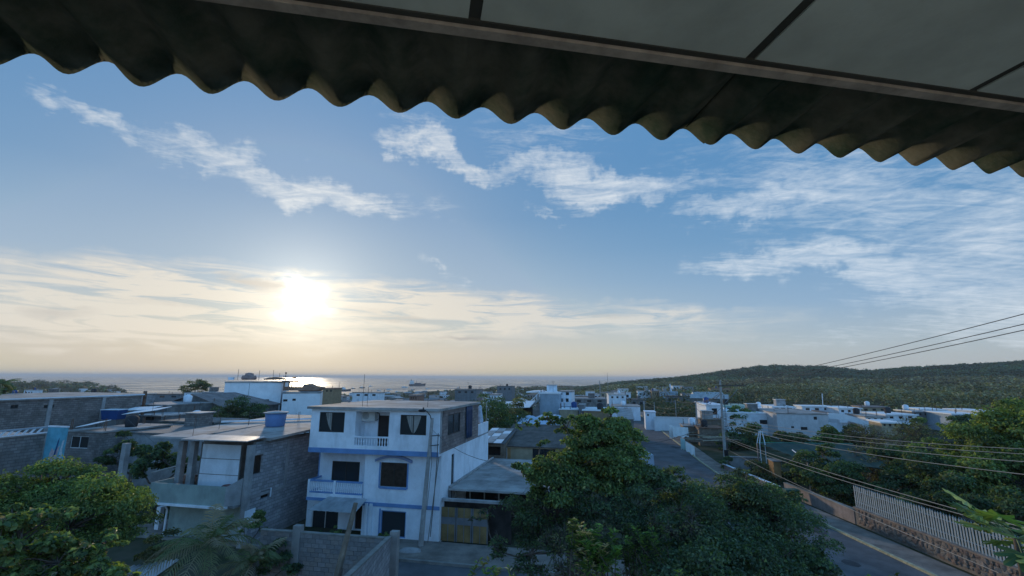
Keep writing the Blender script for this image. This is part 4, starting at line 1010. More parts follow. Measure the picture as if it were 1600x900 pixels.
# telecom cables falling to the right
TG = 'cables crossing the trees at the right'
for k, (ph, ex, ey, Y, sag, lab) in enumerate(((650, 1650, 704, 26, .6, 'highest of the pale cables crossing the trees at the right'), (655, 1650, 712, 26, .6, 'second pale cable crossing the trees at the right'),
        (660, 1650, 725, 24, .55, 'third pale cable crossing the trees at the right'), (663, 1650, 747, 22, .5, 'lowest long pale cable crossing the trees at the right'),
        (683, 1650, 838, 20, .3, 'steep cable passing above the picket fence toward the papaya'), (685, 1650, 843, 20.2, .45, 'lower twin of the steep cable passing above the picket fence'), (700, 1560, 895, 19, .3, 'faint cable cutting across the dark tree toward the picket fence'))):
    s = Q(1130+(ph-650)*.06, ph, mb_.y-.2); cable(s, Q(ex, ey, Y), sag, lab, .020 if k < 6 else .015, TG)
# poles up the road
def P2(px, ptop, Y, label, r=.14, group='utility poles up the road'):
    q = Q(px, ptop, Y); b = Vector((q.x, q.y, ground(q.x, q.y))); return pole(b, q, r, r*.7, label, group), q
p1, t1 = P2(1087, 628, 84, 'slim utility pole on the right of the road beyond the tall one', .17)
p2, t2 = P2(1006, 626, 125, 'distant utility pole on the left of the road', .2)
p3, t3 = P2(1160-105, 625, 120, 'distant thin pole between the road and the long white wall', .13)
p4, t4 = P2(1022, 628, 130, 'thin distant pole just left of the laundry lines', .13)
p5, t5 = P2(949, 582, 230, 'very tall thin mast standing on the skyline behind the town', .12)
p6, t6 = P2(937, 595, 200, 'short mast left of the tall skyline mast', .25)
for k, (a, b, sg, lab) in enumerate(((mt-Vector((0, 0, 1.5)), t1, 1.0, 'cable from the tall pole back to the next pole, upper'), (mt-Vector((0, 0, 3.2)), t1-Vector((0, 0, 1)), 1.1, 'cable from the tall pole back to the next pole, lower'),
        (t1, t2, 1.6, 'cable swinging across the road to the far left pole, upper'), (t1-Vector((0, 0, .8)), t2-Vector((0, 0, 1)), 1.8, 'cable swinging across the road to the far left pole, lower'),
        (ins[0]+Vector((0, .1, -.1)), t1+Vector((0, 0, .1)), .9, 'power line running back from the crossarm, left'), (ins[2]+Vector((0, .1, -.1)), t3, 1.4, 'power line running back from the crossarm, right'),
        (mt-Vector((0, 0, 4.4)), Q(1005, 694, 64), .6, 'low cable from the tall pole across the road to the left trees'))):
    cable(a, b, sg, lab, .03, 'cables running back along the road')
# ---------------------------------------------------------------- foliage
def leafmat(name, trans=.38): 
    m = mat(name, (.06, .09, .03), rough=.6, var=.0, bump=0, attr=True, trans=trans, spec=.25); return m
LM = leafmat('leaf_surface'); LMd = leafmat('dense_leaf_surface', .22)
bark = mat('grey_bark', (.12, .10, .085), var=.4, scale=5, bump=.5)
rng = np.random.default_rng(11)
def leaf_mesh(name, pos, nrm, size, asp, cols, fold=.18, cent=None):
    """pos Nx3 leaf bases, nrm Nx3 leaf facing; each leaf two triangles folded on the midrib"""
    n = len(pos); a = rng.normal(size=(n, 3)); 
    if cent is not None: a = (pos-cent)+a*.35*np.linalg.norm(pos-cent, axis=1, keepdims=True)
    ax = a-(a*nrm).sum(1, keepdims=True)*nrm; ax /= np.linalg.norm(ax, axis=1, keepdims=True)+1e-9
    bx = np.cross(nrm, ax); L = (size*(.7+.6*rng.random(n)))[:, None]; Wd = L*asp*.5
    v = np.empty((n, 4, 3)); v[:, 0] = pos-ax*L*.5; v[:, 2] = pos+ax*L*.5-nrm*L*.12
    v[:, 1] = pos+bx*Wd+nrm*L*fold-ax*L*.05; v[:, 3] = pos-bx*Wd+nrm*L*fold-ax*L*.05
    me = bpy.data.meshes.new(name); me.vertices.add(n*4); me.vertices.foreach_set('co', v.ravel())
    idx = np.arange(n)[:, None]*4+np.array([[0, 3, 2, 0, 2, 1]]); me.loops.add(n*6); me.loops.foreach_set('vertex_index', idx.ravel().astype(np.int32))
    me.polygons.add(n*2); me.polygons.foreach_set('loop_start', np.arange(0, n*6, 3, dtype=np.int32)); 
    me.update(); at = me.color_attributes.new('col', 'FLOAT_COLOR', 'POINT')
    c = np.ones((n, 4, 4)); c[:, :, :3] = cols[:, None, :]; at.data.foreach_set('color', c.ravel().astype(np.float32)); return me
def pick(n, pal, var=.25):
    pal = np.array(pal); k = rng.integers(0, len(pal), n); return pal[k]*2.6*(1-var+2*var*rng.random((n, 1)))
GREENS = [(.045, .066, .026), (.065, .090, .032), (.036, .055, .026), (.085, .108, .038)]
GREEND = [(.026, .044, .026), (.036, .056, .028), (.05, .070, .034), (.024, .038, .025)]
OLIVE = [(.070, .072, .038), (.055, .060, .034), (.085, .078, .048), (.045, .054, .030)]
YELLOW = [(.12, .135, .04), (.09, .115, .035), (.065, .09, .03), (.15, .145, .06)]
def tree(name, label, cat, base, blobs, nleaf, size, pal, asp=.55, subs=9, group=None, trunk_r=.16, up=.5, twigs=0, sub_r=(.28, .45), m=None, fold=.18, tip=None, limb=True):
    """blobs: list of (px, py, depth, radius_m) crown lobes placed in space; each is broken into leafy clumps"""
    t = thing(name, base, label, cat, group); base = Vector(base)
    B = [(Q(b[0], b[1], b[2]) if not isinstance(b[0], Vector) else b[0], b[-1]) for b in blobs]
    subs_ = []
    for c, r in B:
        k = max(4, int(subs*r*.8))
        for i in range(k):
            d = rng.normal(size=3); d /= np.linalg.norm(d); d[2] = d[2]*.75+.15; rr = r*(.45+.5*rng.random())
            subs_.append((np.array(c)+d*rr, r*rng.uniform(*sub_r), c))
    wts = np.array([s[1]**2 for s in subs_]); cnt = np.maximum(6, (wts/wts.sum()*nleaf).astype(int))
    ps, ns, cs_, ce = [], [], [], []
    for (c, r, _), n in zip(subs_, cnt):
        d = rng.normal(size=(n, 3)); d /= np.linalg.norm(d, axis=1, keepdims=True); d[:, 2] = np.where(d[:, 2] < -.3, -d[:, 2]*.6, d[:, 2])
        rad = r*(.35+.75*rng.random(n)**.6)[:, None]; p = c+d*rad*np.array([1, 1, .7]); ps.append(p)
        nn = d*(1-up)+np.array([0, 0, 1])*up+rng.normal(size=(n, 3))*.45; nn /= np.linalg.norm(nn, axis=1, keepdims=True); ns.append(nn)
        tint = rng.uniform(.62, 1.4); col = pick(n, pal)*tint
        if tip is not None: sel = rng.random(n) < tip[0]; col[sel] = pick(int(sel.sum()), tip[1])
        cs_.append(col); ce.append(np.repeat(np.array(c)[None], n, 0))
    ps = np.concatenate(ps); ns = np.concatenate(ns); cs_ = np.concatenate(cs_); ce = np.concatenate(ce)
    keep = ps[:, 2] > .05+float(ground(base.x, base.y)); ps, ns, cs_, ce = ps[keep], ns[keep], cs_[keep], ce[keep]
    me = leaf_mesh('crown', ps, ns, size, asp, cs_, fold, ce); me.materials.append(m or LM)
    o = bpy.data.objects.new('crown', me); C.objects.link(o); me.transform(t.matrix_world.inverted()); o.parent = t
    mb = MB(); zmin = min(c.z-r for c, r in B); fork = base+Vector((0, 0, max(.5, (zmin-base.z)*.8+.3)))
    cen = sum((c for c, r in B), Vector())/len(B); fork = fork+(Vector((cen.x, cen.y, fork.z))-fork)*.35
    mb.tube([base-Vector((0, 0, .3)), base.lerp(fork, .5)+Vector((.05, .03, 0)), fork], [trunk_r*1.3, trunk_r, trunk_r*.85], 8)
    if limb:
        done = [(fork, 0)]; rest = sorted(B, key=lambda b: (b[0]-fork).length)
        for c, r in rest:
            src, lv = min(done, key=lambda q: (q[0]-c).length*(1 if q[1] < 3 else 1.5)); done.append((c, lv+1)); trunk_k = trunk_r*(.72**lv)
            midp = src.lerp(c, .5)+Vector((rnd.uniform(-.3, .3), rnd.uniform(-.3, .3), -.15*r)); mb.tube([src, midp, c], [trunk_k*.6, trunk_k*.45, trunk_k*.36], 6)
        for c, r, b in subs_:
            c = Vector(c); mb.tube([b, b.lerp(c, .5)+Vector((rnd.uniform(-.1, .1), 0, .08)), c], [trunk_r*.2, trunk_r*.13, trunk_r*.06], 4)
            for k in range(twigs):
                d = Vector((rnd.gauss(0, 1), rnd.gauss(0, 1), rnd.gauss(.3, .8))).normalized()*r*rnd.uniform(.8, 1.5); mb.tube([c, c+d*.5+Vector((0, 0, .05)), c+d], [.014, .010, .004], 3)
    part('trunk', mb, bark, t, True); return t
# big tree group in the middle
gx = Q(1080, 800, 21)
tree('broadleaf_tree', 'large dark green bushy tree filling the lower right centre beside the road', 'tree', (gx.x+.5, 21.5, 0),
     [(1008, 775, 21, 1.4), (1080, 808, 22, 1.6), (1038, 748, 22, 1.0), (1004, 748, 22, 1.0), (1078, 778, 22, .95), (1150, 792, 22, 1.6), (1205, 815, 21, 1.8), (1235, 870, 19, 1.5), (1120, 850, 19, 2.2), (1045, 850, 19, 1.7), (1165, 752, 23, .6), (1222, 782, 22.5, .8), (1190, 890, 18, 1.7), (1090, 900, 17, 1.8), (1262, 905, 18, 1.1)],
     84000, .12, [(.032, .048, .030), (.045, .064, .036), (.060, .078, .044), (.030, .044, .030)], .6, subs=15, m=LM, trunk_r=.22, tip=(.10, GREENS))
tree('broadleaf_tree', 'lighter green tree with open branches rising above the block houses in the centre', 'tree', (2.6, 22.5, 0),
     [(930, 700, 22, 1.45), (975, 690, 22.5, 1.0), (900, 735, 21.5, 1.4), (965, 745, 22, 1.5), (870, 770, 21, 1.3), (868, 728, 21.5, 1.0), (850, 750, 21.5, .9), (885, 668, 22, .55), (855, 655, 22, .5), (826, 660, 21.8, .3), (842, 664, 22, .26), (870, 660, 22, .35), (900, 655, 22.3, .4), (812, 668, 21.8, .2), (905, 690, 22, .9), (955, 650, 22.5, .62), (925, 665, 22, .75), (815, 738, 21, .55), (845, 690, 21.5, .4), (985, 712, 22.5, .6)],
     36000, .145, GREENS, .62, subs=15, trunk_r=.16, twigs=1, tip=(.12, YELLOW))
tree('twiggy_shrub', 'sprawling half bare shrub with grey twigs below the garage gate', 'shrub', (1.0, 22.0, 0),
     [(800, 800, 22, 1.1), (850, 815, 21.5, 1.3), (905, 800, 21, 1.4), (830, 865, 20.5, 1.2), (960, 815, 20, 1.3), (775, 860, 21.5, .8), (760, 800, 22.5, .5), (745, 812, 22.5, .35), (900, 850, 20, 1.4)],
     10000, .13, GREEND, .55, subs=12, trunk_r=.10, twigs=9)
tree('twiggy_shrub', 'bare grey thorny bush at the foot of the large tree, bottom centre', 'shrub', (3.0, 19.0, 0),
     [(885, 860, 19, 1.0), (940, 850, 18.5, 1.0), (900, 905, 17.5, .9), (1000, 880, 18, 1.0), (1060, 830, 18.0, .9)], 2200, .10, OLIVE, .5, subs=14, trunk_r=.07, twigs=16)
# rounded mango-like tree at the left
tree('mango_tree', 'rounded dense green tree with yellowish tips in front of the block house', 'tree', (-18.5, 21.5, 0),
     [(60, 795, 20, 1.9), (125, 785, 20.5, 1.8), (185, 800, 21, 1.25), (30, 840, 19, 1.9), (110, 825, 19, 2.0), (175, 835, 20, 1.2), (150, 748, 21, .95), (195, 785, 21.5, .9), (-40, 810, 19, 2.0), (208, 820, 21.5, .5), (95, 755, 21, .9), (40, 765, 20, .9)],
     60000, .135, GREENS, .42, subs=13, m=LM, up=.35, trunk_r=.24, tip=(.16, YELLOW))
tree('almond_tree', 'broad leaved tree with big pale green leaves at the bottom left corner', 'tree', (-13.5, 13.5, 0),
     [(30, 850, 12.5, 1.0), (90, 880, 12.5, 1.0), (-20, 880, 12, 1.2), (150, 895, 13, .85), (70, 815, 13, .55), (20, 810, 12.5, .5), (165, 850, 13.5, .45), (195, 905, 13.5, .45), (-30, 830, 12, .6)],
     10500, .17, [(.068, .090, .032), (.05, .07, .028), (.088, .11, .036), (.036, .056, .026)], .62, subs=16, trunk_r=.12, up=.55, fold=.12, sub_r=(.22, .34), tip=(.12, [(.10, .12, .035), (.12, .09, .06)]), twigs=2)
# trees on the right
tree('broadleaf_tree', 'dark rounded tree behind the low pinkish wall, left of the picket fence', 'tree', (30.0, 43, 0),
     [(1270, 735, 43, 1.9), (1300, 760, 42, 2.2), (1250, 745, 44, 1.3), (1325, 745, 42, 1.9), (1285, 712, 44, 1.3), (1340, 775, 41, 1.6)], 15000, .22, GREEND, .6, subs=9, tip=(.22, GREENS))
tree('broadleaf_tree', 'tall spreading tree with yellow green top at the right edge', 'tree', (46, 40, 0),
     [(1600, 668, 40, 2.7), (1555, 668, 42, 1.7), (1620, 700, 38, 3.5), (1560, 700, 40, 3.0), (1510, 718, 42, 2.2), (1600, 760, 36, 3.2), (1530, 750, 38, 3.0), (1450, 708, 46, 1.7), (1480, 675, 48, 1.0)], 46000, .24, GREENS, .6, subs=10, tip=(.15, YELLOW), trunk_r=.3)
tree('broadleaf_tree', 'broad dark tree standing right behind the middle of the picket fence', 'tree', (34, 36, 0),
     [(1440, 750, 38, 2.3), (1480, 790, 34, 2.2), (1410, 725, 42, 2.0), (1400, 770, 38, 1.6), (1530, 800, 32, 2.0), (1590, 815, 30, 2.0), (1440, 795, 34, 1.2)], 26000, .22, GREEND, .6, subs=10, tip=(.12, OLIVE))
tree('bare_thicket', 'brown leafless thicket between the green net and the tall trees', 'shrub', (36, 50, 0),
     [(1390, 705, 52, 2.4), (1360, 725, 49, 2.0), (1425, 680, 56, 2.4), (1375, 750, 46, 1.8), (1350, 680, 58, 2.0)], 3500, .2, OLIVE, .5, subs=11, twigs=22, trunk_r=.12)
for k, (px, py, Y, r, lab) in enumerate(((1160, 650, 92, 2.6, 'small tree against the long white wall, right of the tall pole'), (1170, 690, 74, 3.0, 'green bushy tree below the long white wall, right of the tall pole'), (1240, 684, 78, 2.2, 'green tree in front of the white wall above the net'), (1290, 690, 74, 2.4, 'olive tree above the right end of the green net'), (1140, 765, 57, 1.4, 'small tree at the foot of the tall utility pole'), (1190, 745, 52, 2.3, 'leafy tree below the green net beside the sidewalk'), (1215, 790, 40, 1.6, 'low shrub at the roadside left of the green bins'), (1143, 690, 72, 1.8, 'scrubby tree right behind the tall pole'), (1330, 684, 80, 2.4, 'olive tree before the curved grey roof'), (1420, 670, 78, 2.3, 'tree hiding the right part of the white complex'), (1510, 664, 80, 2.4, 'tree in front of the distant white roofs at the right'))):
    q = Q(px, py, Y); g = ground(q.x, q.y)
    tree('small_tree', lab, 'tree', (q.x, q.y, g), [(Vector((q.x, q.y, q.z)), r), (Vector((q.x+r*.7, q.y+.5, q.z-r*.4)), r*.8), (Vector((q.x-r*.7, q.y-.3, q.z-r*.5)), r*.8), (Vector((q.x, q.y-.5, max(g+.7, q.z-r))), r*.8)], 5200, .26 if Y < 60 else .36, (GREENS, GREEND, OLIVE)[k % 3], .6, subs=6, trunk_r=.14, tip=(.1, GREENS))
for k, (px, py, Y, r, lab) in enumerate(((385, 641, 72, 2.4, 'dark round tree in front of the big white building, right one'), (355, 648, 70, 2.2, 'dark green tree in front of the big white building, left one'), (775, 655, 60, 3.0, 'scrubby tree on the slope right of the terrace'), (760, 640, 66, 2.6, 'olive tree just behind the terrace of the blue trimmed house'), (800, 645, 70, 2.4, 'olive bush left of the shed with the white roof'), (255, 720, 38, 1.5, 'green shrub below the bare columns of the block house'), (210, 700, 42, 1.6, 'dark shrub in the yard behind the rounded tree'), (308, 602, 200, 4.0, 'small dark tree by the shore houses left of the big white building'), (-5, 606, 150, 3.2, 'round palm-like crown peeking in at the left edge'))):
    q = Q(px, py, Y); g = ground(q.x, q.y)
    tree('small_tree', lab, 'tree', (q.x, q.y, g), [(q, r), (q+Vector((r*.8, .5, -r*.4)), r*.75), (q+Vector((-r*.8, -.3, -r*.5)), r*.75)], 4200, .24 if Y < 80 else .5, (GREEND, OLIVE, GREEND)[k % 3], .6, subs=7, trunk_r=.14, tip=(.1, GREENS))
# yard plants between the wall and the block house
for k, (px, py, Y, r, n, pal, lab) in enumerate(((430, 870, 24, .9, 2600, GREEND, 'dark leafy shrub inside the yard against the block wall'), (250, 860, 23, .9, 2200, OLIVE, 'grey green shrub beside the corrugated sheet roof'), (455, 838, 27, .5, 900, GREENS, 'small green plant behind the left pillar of the yard wall'), (395, 815, 28, .7, 1500, GREENS, 'yellow green bush below the side wall of the block house'), (527, 828, 31.2, .35, 700, GREENS, 'potted plant beside the ground window of the white and blue house'), (505, 835, 31, .3, 500, GREEND, 'low plant row by the wall of the white and blue house'), (600, 835, 31, .28, 500, GREENS, 'small plant before the shop window of the white and blue house'))):
    q = Q(px, py, Y); tree('shrub', lab, 'shrub', (q.x, q.y, 0), [(q, r), (q+Vector((r*.6, 0, -r*.5)), r*.8), (q+Vector((-r*.6, 0, -r*.6)), r*.8)], n, .14, pal, .5, subs=9, trunk_r=.05)
# palm with arching fronds
def frond(mb, lf, c, az, el, L, droop, nl=26, wl=.5, mw=.035):
    pts = []; d = Vector((math.cos(az)*math.cos(el), math.sin(az)*math.cos(el), math.sin(el)))
    for i in range(nl+1):
        s = i/nl; p = c+d*(L*s)-Vector((0, 0, droop*s*s*L)); pts.append(p)
    mb.tube(pts[::2], [.03*(1-.7*i/(nl/2)) for i in range(nl//2+1)], 4)
    side = d.cross(Vector((0, 0, 1))).normalized()
    for i in range(3, nl):
        s = i/nl; tang = (pts[i+1]-pts[i-1]).normalized(); ll = wl*L/2.4*math.sin(math.pi*min(1, .15+s*.85))**.7
        for sg in (-1, 1):
            dr = (side*sg+tang*.7+Vector((0, 0, rnd.uniform(-.5, .05)))).normalized(); q = pts[i]
            w = tang*mw*.5; e = q+dr*ll-Vector((0, 0, .25*ll)); m_ = q+dr*ll*.5
            n = lf.v(q-w, m_-w*1.2, e, m_+w*1.2, q+w); lf.F.append((n, n+1, n+3, n+4)); lf.F.append((n+1, n+2, n+3))
def palm(label, base, h, nfr, L, pal_m, seed, tilt=(0, 0)):
    r_ = random.Random(seed); t = thing('palm', base, label, 'palm tree'); base = Vector(base); c = base+Vector((tilt[0], tilt[1], h))
    part('trunk', MB().tube([base-Vector((0, 0, .2)), base.lerp(c, .5)+Vector((.05, 0, 0)), c], [.2, .15, .14], 8), bark, t, True)
    for i in range(nfr):
        mb = MB(); lf = MB(); az = 2*math.pi*i/nfr+r_.uniform(-.2, .2); el = r_.uniform(.05, 1.25)
        frond(mb, lf, c, az, el, L*r_.uniform(.8, 1.1), r_.uniform(.35, .75)); mb.V += lf.V; n0 = len(mb.V)-len(lf.V); mb.F += [tuple(n0+q for q in f) for f in lf.F]
        part('frond', mb, pal_m[i % len(pal_m)], t)
pm = [mat('palm_frond_green', (.13, .17, .07), rough=.55, var=.3, bump=0, trans=.25), mat('palm_frond_olive', (.21, .21, .11), rough=.55, var=.3, bump=0, trans=.25), mat('palm_frond_dry', (.30, .25, .16), rough=.7, var=.3, bump=0, trans=.2)]
q = Q(325, 852, 21.0); palm('feathery palm with dry drooping fronds beside the yard wall', (q.x, q.y, 0), q.z, 26, 2.7, pm, 2)
q = Q(395, 880, 22.5); palm('smaller palm clump to the right of the feathery palm', (q.x, q.y, 0), q.z, 18, 2.0, pm, 5)
q = Q(0, 600, 55); palm('palm crown cut by the left edge of the view', (q.x, q.y, 0), q.z, 14, 2.4, pm[:1], 9)
# papaya at the right edge: large lobed leaves on long stalks
def papaya():
    q = Q(1588, 842, 16.0); base = (q.x, q.y, 0); t = thing('papaya_tree', base, 'papaya tree with large lobed yellow green leaves at the right edge', 'tree'); c = Vector(q)
    part('trunk', MB().tube([Vector(base), c], [.12, .08], 8), bark, t, True)
    ms = [mat('papaya_leaf_green', (.22, .31, .09), rough=.5, var=.25, bump=0, trans=.3), mat('papaya_leaf_yellow', (.36, .40, .12), rough=.5, var=.25, bump=0, trans=.3), mat('papaya_leaf_dark', (.08, .15, .06), rough=.5, var=.2, bump=0, trans=.25)]
    for i in range(24):
        az = i*2.399; el = rnd.uniform(-.5, .9); L = rnd.uniform(.7, 1.55); d = Vector((math.cos(az)*math.cos(el), math.sin(az)*math.cos(el), math.sin(el)))
        tip_ = c+d*L; lf = part('leaf', lobed(tip_, (d+Vector((0, 0, -.1))).normalized(), rnd.uniform(.52, .8)), ms[i % 3], t)
        part('stalk', MB().tube([c, c+d*L*.5+Vector((0, 0, .05)), tip_], [.015, .012, .009], 4), mat('pale_stalk', (.25, .27, .12), bump=0), lf)
def lobed(c, d, r):
    side = d.cross(Vector((0, 0, 1))).normalized(); upv = side.cross(d).normalized(); nrm_ = (upv+Vector((rnd.uniform(-.3, .3), rnd.uniform(-.3, .3), 0))).normalized(); m = MB(); k = m.v(c)
    n = 7; ring = []
    for i in range(n*4+1):
        a = -2.5+5.0*i/(n*4); f = (i % 4); rr = r*((.52, .84, 1.0, .84)[f])*(1-.25*abs(a)/2.5)
        p = c+(d*math.cos(a)+side*math.sin(a))*rr+nrm_*(.05*r*(1 if f == 2 else -1))-Vector((0, 0, .25*rr*rr)); ring.append(m.v(p))
    for a, b in zip(ring, ring[1:]): m.F.append((k, a, b))
    return m
papaya()
# croton and leafy shoots at the bottom centre
def croton(label, px, py, Y, nst, h, pals, n, size, seed, asp=.28):
    r_ = random.Random(seed); q = Q(px, py, Y); t = thing('leafy_shrub', (q.x, q.y, 0), label, 'shrub')
    mb = MB(); ps, ns, cs_ = [], [], []; q = Vector(q)
    for i in range(nst):
        b = q+Vector((r_.uniform(-.9, .9), r_.uniform(-.5, .5), -h)); top = q+Vector((r_.uniform(-1, 1)*h*.9, r_.uniform(-.4, .4), r_.uniform(-.2, .75)*h)); mb.tube([Vector((q.x, q.y, 0)), b, top], [.035, .02, .008], 4)
        pal = pals[i % len(pals)]
        for k in range(n):
            s = r_.random()**.6; p = b.lerp(top, s); a = k*2.4; d = Vector((math.cos(a), math.sin(a), r_.uniform(.1, 1.0))).normalized()
            ps.append(p+d*size*.5); nn = Vector((-d.x*.6, -d.y*.6, 1)).normalized(); ns.append(nn); cs_.append(np.array(pal[r_.randrange(len(pal))])*r_.uniform(.7, 1.3)*1.6)
    ps = np.array(ps); ns = np.array(ns); cs_ = np.array(cs_)
    me = leaf_mesh('crown', ps, ns, size, asp, cs_, .08); me.materials.append(LM); o = bpy.data.objects.new('crown', me); C.objects.link(o); me.transform(t.matrix_world.inverted()); o.parent = t
    part('trunk', mb, bark, t)
CY = [(.46, .34, .22), (.16, .20, .06), (.30, .24, .14), (.10, .15, .05)]; CG = [(.10, .17, .045), (.14, .21, .055), (.07, .12, .035)]
croton('variegated croton with cream and green leaves at the bottom centre', 930, 850, 15.5, 26, .95, [CG, CY, CG, GREENS], 46, .25, 4)
croton('green shrub with pointed leaves right of the variegated croton', 1010, 850, 16.5, 20, .9, [GREENS, GREEND, CG], 44, .2, 8)
croton('bright young shoots poking up at the bottom centre', 755, 890, 14, 5, .55, [CG, YELLOW], 22, .17, 3, .4)
croton('small bright sprig at the bottom edge left of the croton', 812, 905, 13.5, 3, .4, [YELLOW, CY], 16, .15, 6, .4)
croton('small bright shoot at the bottom edge right of the croton', 1085, 905, 13, 4, .4, [CG, YELLOW], 20, .16, 7, .45)
croton('leafy top showing at the bottom edge in front of the road', 1390, 912, 15, 6, .5, [GREENS, CG], 24, .17, 12, .45)
# ---------------------------------------------------------------- the town
tar = mat('tar_roof', (.12, .12, .125), var=.35, scale=.6, stain=.2)
pinkr = mat('faded_pink_roof', (.26, .215, .205), var=.3, scale=.8, stain=.4)
sky_p = mat('pale_blue_render', (.34, .42, .50), var=.12, stain=.3)
slate = mat('slate_grey_render', (.19, .20, .215), var=.2, stain=.3)
ochre = mat('ochre_render', (.33, .24, .15), var=.2, stain=.3)
brick_far = mat('red_brown_render', (.30, .17, .13), var=.2, stain=.3)
greenw = mat('moss_green_wall', (.10, .14, .13), var=.3, stain=.3)
# the two long block walls at the far left
def sidebld(name, label, px, ytop, Y, w, d, wm_, rm, swins=(), deg=12, **k):
    q = Q(px, ytop, Y); g = ground(q.x, q.y); F0 = Frame(0, 0, 0, deg); o = Vector((q.x, q.y, 0))-F0.e1*w; F = Frame(o.x, o.y, g, deg); h = q.z-g
    def rs(r): a, t_ = F.side(r[0], r[1], w); b, bt = F.side(r[2], r[3], w); return (a, b, bt, t_)
    return building(name, label, k.pop('cat', 'house'), F, w, d, h, wm_, rm, [], [rs(r) for r in swins], **k), F, w, h
T, F, w, h = sidebld('block_building', 'long dark grey block building with white roof edge at the left edge', -20, 628, 45, 16, 15, block_d, conc_roof, [(17, 633, 28, 638), (69, 633, 84, 637)], slab=.12)
part('roof_edge', MB(F).box(w+.005, w+.2, -.12, 15.2, h+.125, h+.24), white_p, T)
for v in (5, 10.3): part('pilaster', MB(F).box(w+.004, w+.12, v, v+.35, -.2, h-.01), conc, T)
q = F.side(158, 618, w); T2, F2, w2, h2 = sidebld('block_building', 'blue grey block building just beyond the long dark one', 162, 618.5, 61, 16, 7, block, conc_roof, slab=.1)
part('rusty_column', MB(F).box(w-.1, w+.16, 15.25, 15.5, 0, h+.6), rust, T)
# low house with decorated parapet and mural
q_ = Q(-20, 688, 32); F_ = Frame(q_.x, q_.y, 0, 12); MD = F_.side(72, 675, 0)[0]
T, F, w, h = sidebld('mural_house', 'low brown block house with blue white parapet and a sea mural', -20, 688, 32, 9, MD, block_r if False else block_d, conc_roof, slab=.08, over=.0)
pz = h+.085; part('parapet', MB(F).box(w-.02, w+.12, -.1, MD+.1, pz+.02, pz+.10), white_p, T); part('parapet', MB(F).box(w-.02, w+.12, -.1, MD+.1, pz+.40, pz+.50), sky_p, T)
for k in range(int(MD/.43)): part('parapet_baluster', MB(F).hexa([(w, .1+k*.43, pz+.121), (w+.1, .1+k*.43, pz+.121), (w+.1, .22+k*.43, pz+.121), (w, .22+k*.43, pz+.121)], [(w, .32+k*.43, pz+.399), (w+.1, .32+k*.43, pz+.399), (w+.1, .44+k*.43, pz+.399), (w, .44+k*.43, pz+.399)]), white_p, T)
part('parapet', MB(F).box(w+.121, w+1.95, MD-.02, MD+.12, pz+.45, pz+.55), white_p, T)
mu = part('mural_panel', MB(F).box(w+.13, w+1.9, MD, MD+.1, h-2.2, pz+.44), mat('mural_sky_blue', (.13, .40, .52), var=.2, scale=2), T)
m = MB(F); c = w+1.0; z0 = h-1.9
def pg(pts, off): n = m.v(*[(c+a, MD-off, z0+b) for a, b in pts]); m.F.append(tuple(range(n, n+len(pts))))
pg([(-.35, 0), (.2, .05), (.45, .5), (.55, 1.2), (.3, .95), (.05, .8), (-.15, 1.0), (-.3, .6)], .006); part('mural_wave', m, mat('mural_pink_white', (.52, .43, .46), var=.3, scale=5), mu)
m = MB(F); pg([(.05, .35), (.25, .5), (.35, 1.0), (.4, 1.75), (.28, 1.5), (.18, .95)], .012); part('mural_streak', m, mat('mural_deep_blue', (.03, .08, .2), var=.2), mu)
m = MB(F); pg([(.62, -.5), (.86, -.4), (.80, 0), (.88, .5), (.80, 1.0), (.88, 1.6), (.70, 1.5), (.60, .8)], .008); part('mural_foam', m, mat('mural_foam_white', (.5, .56, .6), var=.2, scale=5), mu)
# grey houses behind the rounded tree
bld('block_house', 'brown grey house with white framed window right of the mural', 103, 161, 672, 46, 7, block_d, conc_roof, [(112, 681, 136, 701)], fm=alu_w)
bld('block_house', 'grey rendered house with two small white framed windows behind the rounded tree', 152, 300, 673, 48, 9, conc, conc_d, [(172, 674, 178.5, 681), (194, 688, 211, 700)], fm=alu_w)
bld('shed', 'low green walled shed behind the bare columns', 250, 335, 657, 56, 5, greenw, conc_d, cat='shed')
bld('block_house', 'flat roofed grey house with dark side opening left of the gabled roof', 197, 262, 631, 66, 8, conc_d, conc, [(200, 634, 207, 641, 'w')])
bld('gabled_house', 'house with broad grey pink gabled roof left of the big white building', 252, 352, 636, 74, 16, conc_d, pinkr, roof='gable', ridge=2.0, over=.5)
bld('block_house', 'pale concrete shell with rubble in front left of the gabled house', 205, 252, 648, 60, 5, slate, zinc, [(228, 650, 240, 657)])
